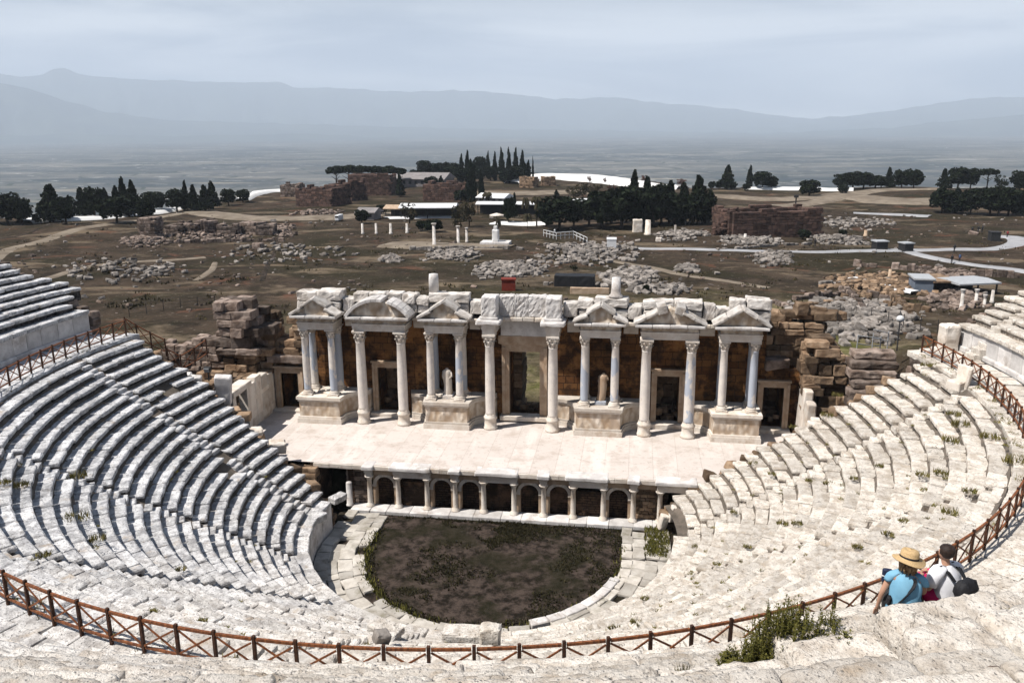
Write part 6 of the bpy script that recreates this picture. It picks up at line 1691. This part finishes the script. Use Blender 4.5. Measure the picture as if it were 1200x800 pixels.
# man: white T-shirt, pink shorts
M_ = person('seated dark-haired person in a white T-shirt and bright pink shorts', 1105, 713, MROT, s, PM)
V, E, Rr, hc, hd = seated(M_, s, (((-.27, .10, .30), (-.13, .31, .36)), ((.27, .10, .27), (.12, .32, .34))), .18, .05, .19)
skin_local('body', V, E, Rr, MSKIN, M_)
m = MB(); loft(m, [(0, 0, -.01, .20, .175), (0, -.01, .08, .20, .175), (0, -.015, .20, .188, .155), (0, -.005, .32, .192, .15), (0, .02, .44, .205, .148), (0, .045, .52, .20, .13), (0, .055, .565, .165, .11), (0, .065, .61, .10, .085), (0, .07, .63, .072, .07)], 64, .065, 10, 6.0)
for q in (-1, 1): loft(m, [(q * .10, .055, .632, .05, .055), (q * .145, .055, .612, .085, .092), (q * .180, .055, .570, .104, .104), (q * .208, .055, .52, .102, .098), (q * .235, .07, .44, .088, .088), (q * .25, .08, .375, .084, .084)], 16, .05, 9, q * 3.0)
part(m, 'shirt', MSHIRTW, M_)
m = MB()
for q in (-1, 1): m.tube([(q * .10, -.05, .10), (q * .115, .06, .12), (q * .14, .26, .225), (q * .16, .41, .31)], [.125, .128, .118, .106], 16)
part(m, 'shorts', MPINKS, M_)
m = MB()
for q in (-1, 1): m.blk((q * .155, .57, -.185), (.10, .27, .08), 0, (0, 0), (4, 5, 4), .03, 0)
part(m, 'shoes', MDARK, M_)
m = MB(); seg = 26
prof = [(-.055, .60), (-.03, .86), (0, 1.0), (.035, 1.03), (.07, .98), (.10, .78), (.118, .45), (.125, .05)]
for z, f in prof:
    for i in range(seg):
        a = 2 * math.pi * i / seg; dv = Vector((math.cos(a), math.sin(a), 0)); fr_ = dv.dot(hd); r = .101 * f * (1 + .03 * noise.noise(Vector((dv.x * 4, dv.y * 4, z * 30))))
        if fr_ > .45 and z < .06: r *= .80
        m.v.append(tuple(hc + dv * r - hd * .012 + Vector((0, 0, z + .012))))
for j in range(len(prof) - 1):
    for i in range(seg):
        a = j * seg + i; b = j * seg + (i + 1) % seg; m.f.append((a, b, b + seg, a + seg))
m.f.append(tuple((len(prof) - 1) * seg + i for i in range(seg)))
part(m, 'hair', MHAIRD, M_)
BP = thing('backpack', 'black backpack worn on the back of the person in the white T-shirt', 'backpack', M_.location); BP.rotation_euler = (0, 0, MROT)
m = MB(); m.blk((.02, -.255, .28), (.36, .20, .52), 0, (-.06, -.05), (8, 6, 8), .09, .012, 5.0); part(m, 'main_bag', MBAG, BP)
m = MB(); m.blk((.02, -.375, .18), (.27, .08, .24), 0, (-.06, 0), (6, 4, 6), .04, .006); part(m, 'front_pocket', MBAG, BP)
for q in (-1, 1):
    m = MB(); P_ = [Vector((q * .10, -.16, .50)), Vector((q * .115, -.07, .585)), Vector((q * .125, .05, .625)), Vector((q * .135, .17, .56)), Vector((q * .15, .20, .42)), Vector((q * .19, .14, .25)), Vector((q * .20, -.05, .13)), Vector((q * .15, -.18, .09))]
    for a, b in zip(P_, P_[1:]): m.bar(a, b + (b - a) * .12, .05 if a.z > .3 else .022, .016)
    part(m, 'strap', MBAG, BP, False)

# ------------------------------------------------------------------ plants
def sprays(mb, c, n_, spread, hgt, leaves, ls, lean=(0, 0)):
    for _ in range(n_):
        a = U(0, 6.3); q = spread * math.sqrt(rnd()); b = Vector((c[0] + q * math.cos(a), c[1] + q * math.sin(a) * .8, c[2] - .04)); h = hgt * U(.55, 1.1) * (1 - .35 * q / max(spread, .01))
        tip = b + Vector((math.cos(a) * q * .6 + U(-.08, .08) + lean[0], math.sin(a) * q * .6 + U(-.08, .08) + lean[1], h))
        mid = (b + tip) / 2 + Vector((U(-.04, .04), U(-.04, .04), .03)); mb.tube([b, mid, tip], [.007, .005, .002], 4)
        for i in range(leaves):
            t_ = .12 + .88 * i / leaves; p = b.lerp(mid, t_ * 2) if t_ < .5 else mid.lerp(tip, t_ * 2 - 1)
            aa = i * 2.4 + U(-.5, .5); d = Vector((math.cos(aa), math.sin(aa), U(.2, .9))).normalized(); sd = d.cross(Vector((0, 0, 1))).normalized(); l = ls * U(.7, 1.3) * (1.15 - .5 * t_)
            mb.add([p, p + d * l * .5 + sd * l * .24, p + d * l, p + d * l * .5 - sd * l * .24], [(0, 1, 2, 3)])
b0 = seat_hit(900, 778)
bu = thing('green_bush', 'bushy green shrub growing from the pale rocks in the foreground', 'bush', b0, None)
m = MB(); kb_ = pxm(b0); dep_ = Vector((FW.x, FW.y, 0)).normalized()
for (px, hpx, n_, sp) in ((852, 15, 40, .10), (862, 24, 46, .12), (873, 38, 54, .14), (884, 56, 60, .15), (895, 68, 62, .15), (906, 74, 62, .15), (917, 80, 62, .15), (928, 78, 60, .15), (938, 64, 50, .13), (948, 46, 40, .12), (958, 44, 22, .08), (966, 58, 22, .07), (974, 62, 20, .06), (930, 30, 50, .16), (945, 26, 40, .14)):
    for q in (-1, 0, 1):
        c = b0 + RT * ((px - 900) / kb_) + dep_ * (q * .16 + U(-.06, .06)); r = math.hypot(c.x / ELL, c.y); c.z = min(tread(r, math.degrees(math.atan2(c.x / ELL, -c.y))), b0.z + .25) - .02
        sprays(m, c, n_ // 4, sp, hpx / kb_ / .86 * U(.85, 1.05), 26, .052)
o = m.build('foliage', MBUSH, bu)
for (px, py, n_, h_, lb, mt) in ((990, 752, 9, .20, 'small green plant just right of the foreground bush', MBUSH), (805, 796, 26, .20, 'yellow-green grass tuft left of the foreground bush', MWEED), (832, 776, 10, .12, 'small green tuft beside a rounded pale rock near the bush', MWEED)):
    c = seat_hit(px, py); m = MB()
    if mt is MBUSH: sprays(m, c, n_, .08, h_, 16, .05)
    else:
        for _ in range(n_ * 8):
            a = U(0, 6.3); q = .16 * math.sqrt(rnd()); p = c + Vector((q * math.cos(a), q * math.sin(a), -.03)); h = h_ * U(.5, 1.2); d = Vector((U(-.1, .1), U(-.1, .1), h)); w_ = Vector((.006, .004, 0)); m.add([p - w_, p + w_, p + d], [(0, 1, 2)])
    tag(m.build('small_plant', mt), lb, 'plant')
m = MB()
def tuft(c, sz, n_):
    for _ in range(n_):
        a = U(0, 6.3); q = sz * math.sqrt(rnd()); p = Vector((c[0] + q * math.cos(a), c[1] + q * math.sin(a), c[2] - .05)); h = sz * U(.35, .9); w_ = .022 * U(.6, 1.4); d = Vector((U(-.12, .12), U(-.12, .12), h))
        m.add([p + Vector((math.cos(a) * w_, math.sin(a) * w_, 0)), p - Vector((math.cos(a) * w_, math.sin(a) * w_, 0)), p + d], [(0, 1, 2)])
WP = [(1126, 497, .5), (1114, 516, .45), (1118, 485, .4), (1160, 512, .45), (1189, 541, .5), (1082, 556, .35), (1114, 600, .35), (1103, 554, .4), (1136, 575, .3), (981, 463, .35), (969, 486, .4), (950, 563, .3), (934, 613, .3), (971, 566, .3), (917, 613, .3), (883, 543, .3), (91, 558, .5), (90, 607, .6), (114, 631, .4), (24, 568, .4), (50, 650, .3), (2, 566, .35), (212, 666, .25), (180, 715, .15), (237, 726, .18),
      (690, 655, .2), (755, 700, .25), (745, 728, .25), (720, 735, .25), (840, 660, .2), (876, 640, .22), (1005, 640, .25), (1040, 625, .25), (1060, 610, .25), (930, 500, .3), (905, 555, .25), (860, 600, .25), (815, 640, .25), (1000, 560, .25), (1030, 545, .25), (1150, 455, .3), (1128, 440, .3), (1085, 428, .35), (1170, 470, .3)]
for px, py, sz in WP: tuft(seat_hit(px, py), sz * .8, int(50 + 120 * sz))
for _ in range(110):
    a = U(18, 100) if rnd() < .75 else U(-95, 18); r = RF0 + RUN * (int(U(1, 20)) + .86); x, y = ep(r, a)
    if y > 3.8: continue
    tuft((x, y, zlow(r - .05)), U(.06, .16), 22)
for _ in range(110):
    a = U(-20, 60); r = 28.72 + .66 * (int(U(0, 12)) + .02); x, y = ep(r, a); tuft((x, y, zprof(r - .1, a)), U(.04, .12), 16)
for _ in range(120):
    a = U(20, 104) if rnd() < .6 else U(-100, 20); x, y = ep(25.15 + U(-.1, .2), a); tuft((x, y, ZD), U(.1, .25), 24)
tag(m.build('weeds', MWEED), label='dry grass tufts growing in the joints of the seat rows', cat='weeds', kind='stuff')
m = MB()
for _ in range(420):
    px, py = U(757, 783), U(618, 652); c = atz(px, py, .12); 
    for q in range(4):
        a = U(0, 6.3); p = c + Vector((U(-.15, .15), U(-.15, .15), 0)); m.add([p + Vector((.04 * math.cos(a), .04 * math.sin(a), 0)), p - Vector((.04 * math.cos(a), .04 * math.sin(a), 0)), p + Vector((U(-.1, .1), U(-.1, .1), U(.08, .22)))], [(0, 1, 2)])
for _ in range(700):
    a = U(-100, -20) if rnd() < .6 else U(-100, 100); r = 7.45 + random.gauss(0, .16); x, y = ohs(r, a)
    if y > 3.3: continue
    q = U(0, 6.3); m.add([(x + .05 * math.cos(q), y + .05 * math.sin(q), .05), (x - .05 * math.cos(q), y - .05 * math.sin(q), .05), (x + U(-.1, .1), y + U(-.1, .1), .12 + U(.08, .2))], [(0, 1, 2)])
tag(m.build('moss', MBUSH), label='green grass patches along the rim of the orchestra', cat='grass', kind='stuff')

def low_hit(px, py):
    v = ray(px, py); t_ = 20.0
    while t_ < 90:
        p = CAM + v * t_; r = math.hypot(p.x / ELL, p.y)
        if r < 25 and p.z < zlow(r): return Vector((p.x, p.y, zlow(r)))
        t_ += .04
# ------------------------------------------------------------------ loose carved stones in and round the seats
def loose(label, c, size, ang=0.0, tilt=(0, 0), mt=None, name='carved_stone', n_=(7, 6, 6), jit=.03):
    m = MB(); m.blk((c[0], c[1], c[2] + size[2] * .42), size, ang, tilt, n_, min(size) * .16, jit, 1.8, .012); tag(m.build(name, mt or MS), label, 'stone')
loose('pale slab block lying at the foot of the rows behind the middle of the fence', low_hit(548, 752), (1.7, .7, .55), .05)
loose('rounded upright pale stone beside the slab behind the middle of the fence', low_hit(575, 754), (.7, .5, .75), .1, (0, .06), None, 'carved_stone', (7, 6, 7), .06)
loose('broken grey stone end left of the rounded stone behind the fence', low_hit(447, 752), (.5, .45, .42), .6, (.2, .3), MHEAP)
loose('tilted pale slab by the orchestra rim above the fence', low_hit(452, 740), (1.3, .7, .3), -.35, (.05, .1))
loose('dark weathered rock at the bottom right of the foreground', seat_hit(1165, 792), (.17, .13, .12), .5, (.3, .25), MRUBD, 'dark_rock', (7, 6, 6), .05)
loose('rounded boulder standing at the end of the right upper wall', ep(27.4, 105.3) + (ZD,), (.9, .8, 1.55), .2, (0, 0), MMAR, 'boulder', (7, 6, 8), .08)
c = seat_hit(1122, 448); c.z = ZD - .3
th = thing('marble_throne', 'broken marble throne with a curved back leaning by the right fence', 'throne', c)
m = MB(); m.blk((c.x, c.y, c.z + .22), (.75, .7, .48), .7, (0, 0), (5, 5, 4), .06, .03); m.build('seat', MMAR, th)
m = MB()
for i in range(6):
    a = lerp(-.9, .9, i / 5) + .2; m.blk((c.x + .48 * math.cos(a), c.y + .48 * math.sin(a), c.z + .58), (.16, .24, 1.15), a, (0, .12), (3, 3, 5), .04, .02)
m.build('backrest', MMAR, th)
for i, (px, py, lb) in enumerate(((372, 604, 'tilted slab on the wall end by the dark passage at the left'), (396, 583, 'long pale slab topping the low wall by the left passage'))):
    c = seat_hit(px, py); loose(lb, (c.x, c.y, max(c.z - .3, 1.5)), (1.1, .55, .4), 1.2, (.1, .05), None, 'wall_slab')
for px, py, lb in ((777, 610, 'broken marble post leaning at the right corner of the arcade'), (789, 600, 'upright marble fragment before the dark passage at the right')):
    c = aty(px, py, 3.4); loose(lb, (c.x, c.y, c.z - .5), (.42, .4, 1.0), .3, (.15, .2), MMAR, 'marble_fragment', (5, 5, 6), .05)
for px, py, w_, lb in ((216, 438, .8, 'white rubble stone at the far end of the left rows'), (229, 441, .7, 'white rubble stone beside the black floodlight'), (262, 462, 1.0, 'upright pale slab at the end of the left rows, nearest the small doorway')):
    c = aty(px, py, 5.2); loose(lb, (c.x, c.y, c.z - .5), (w_, .6, .6 if w_ < .9 else 1.9), .3, (.1, .1), MMARW)
for px, py, w_, lb in ((275, 494, 1.1, 'pale block at the row ends in front of the small doorway'), (298, 508, 1.0, 'tan block at the row ends left of the stage floor'), (325, 523, 1.0, 'grey block at the row ends beside the stage floor corner')):
    c = aty(px, py, 3.6); loose(lb, (c.x, c.y, c.z - .3), (w_, .8, .7), .5, (.1, .1), MS if w_ > 1.05 else MMAR)
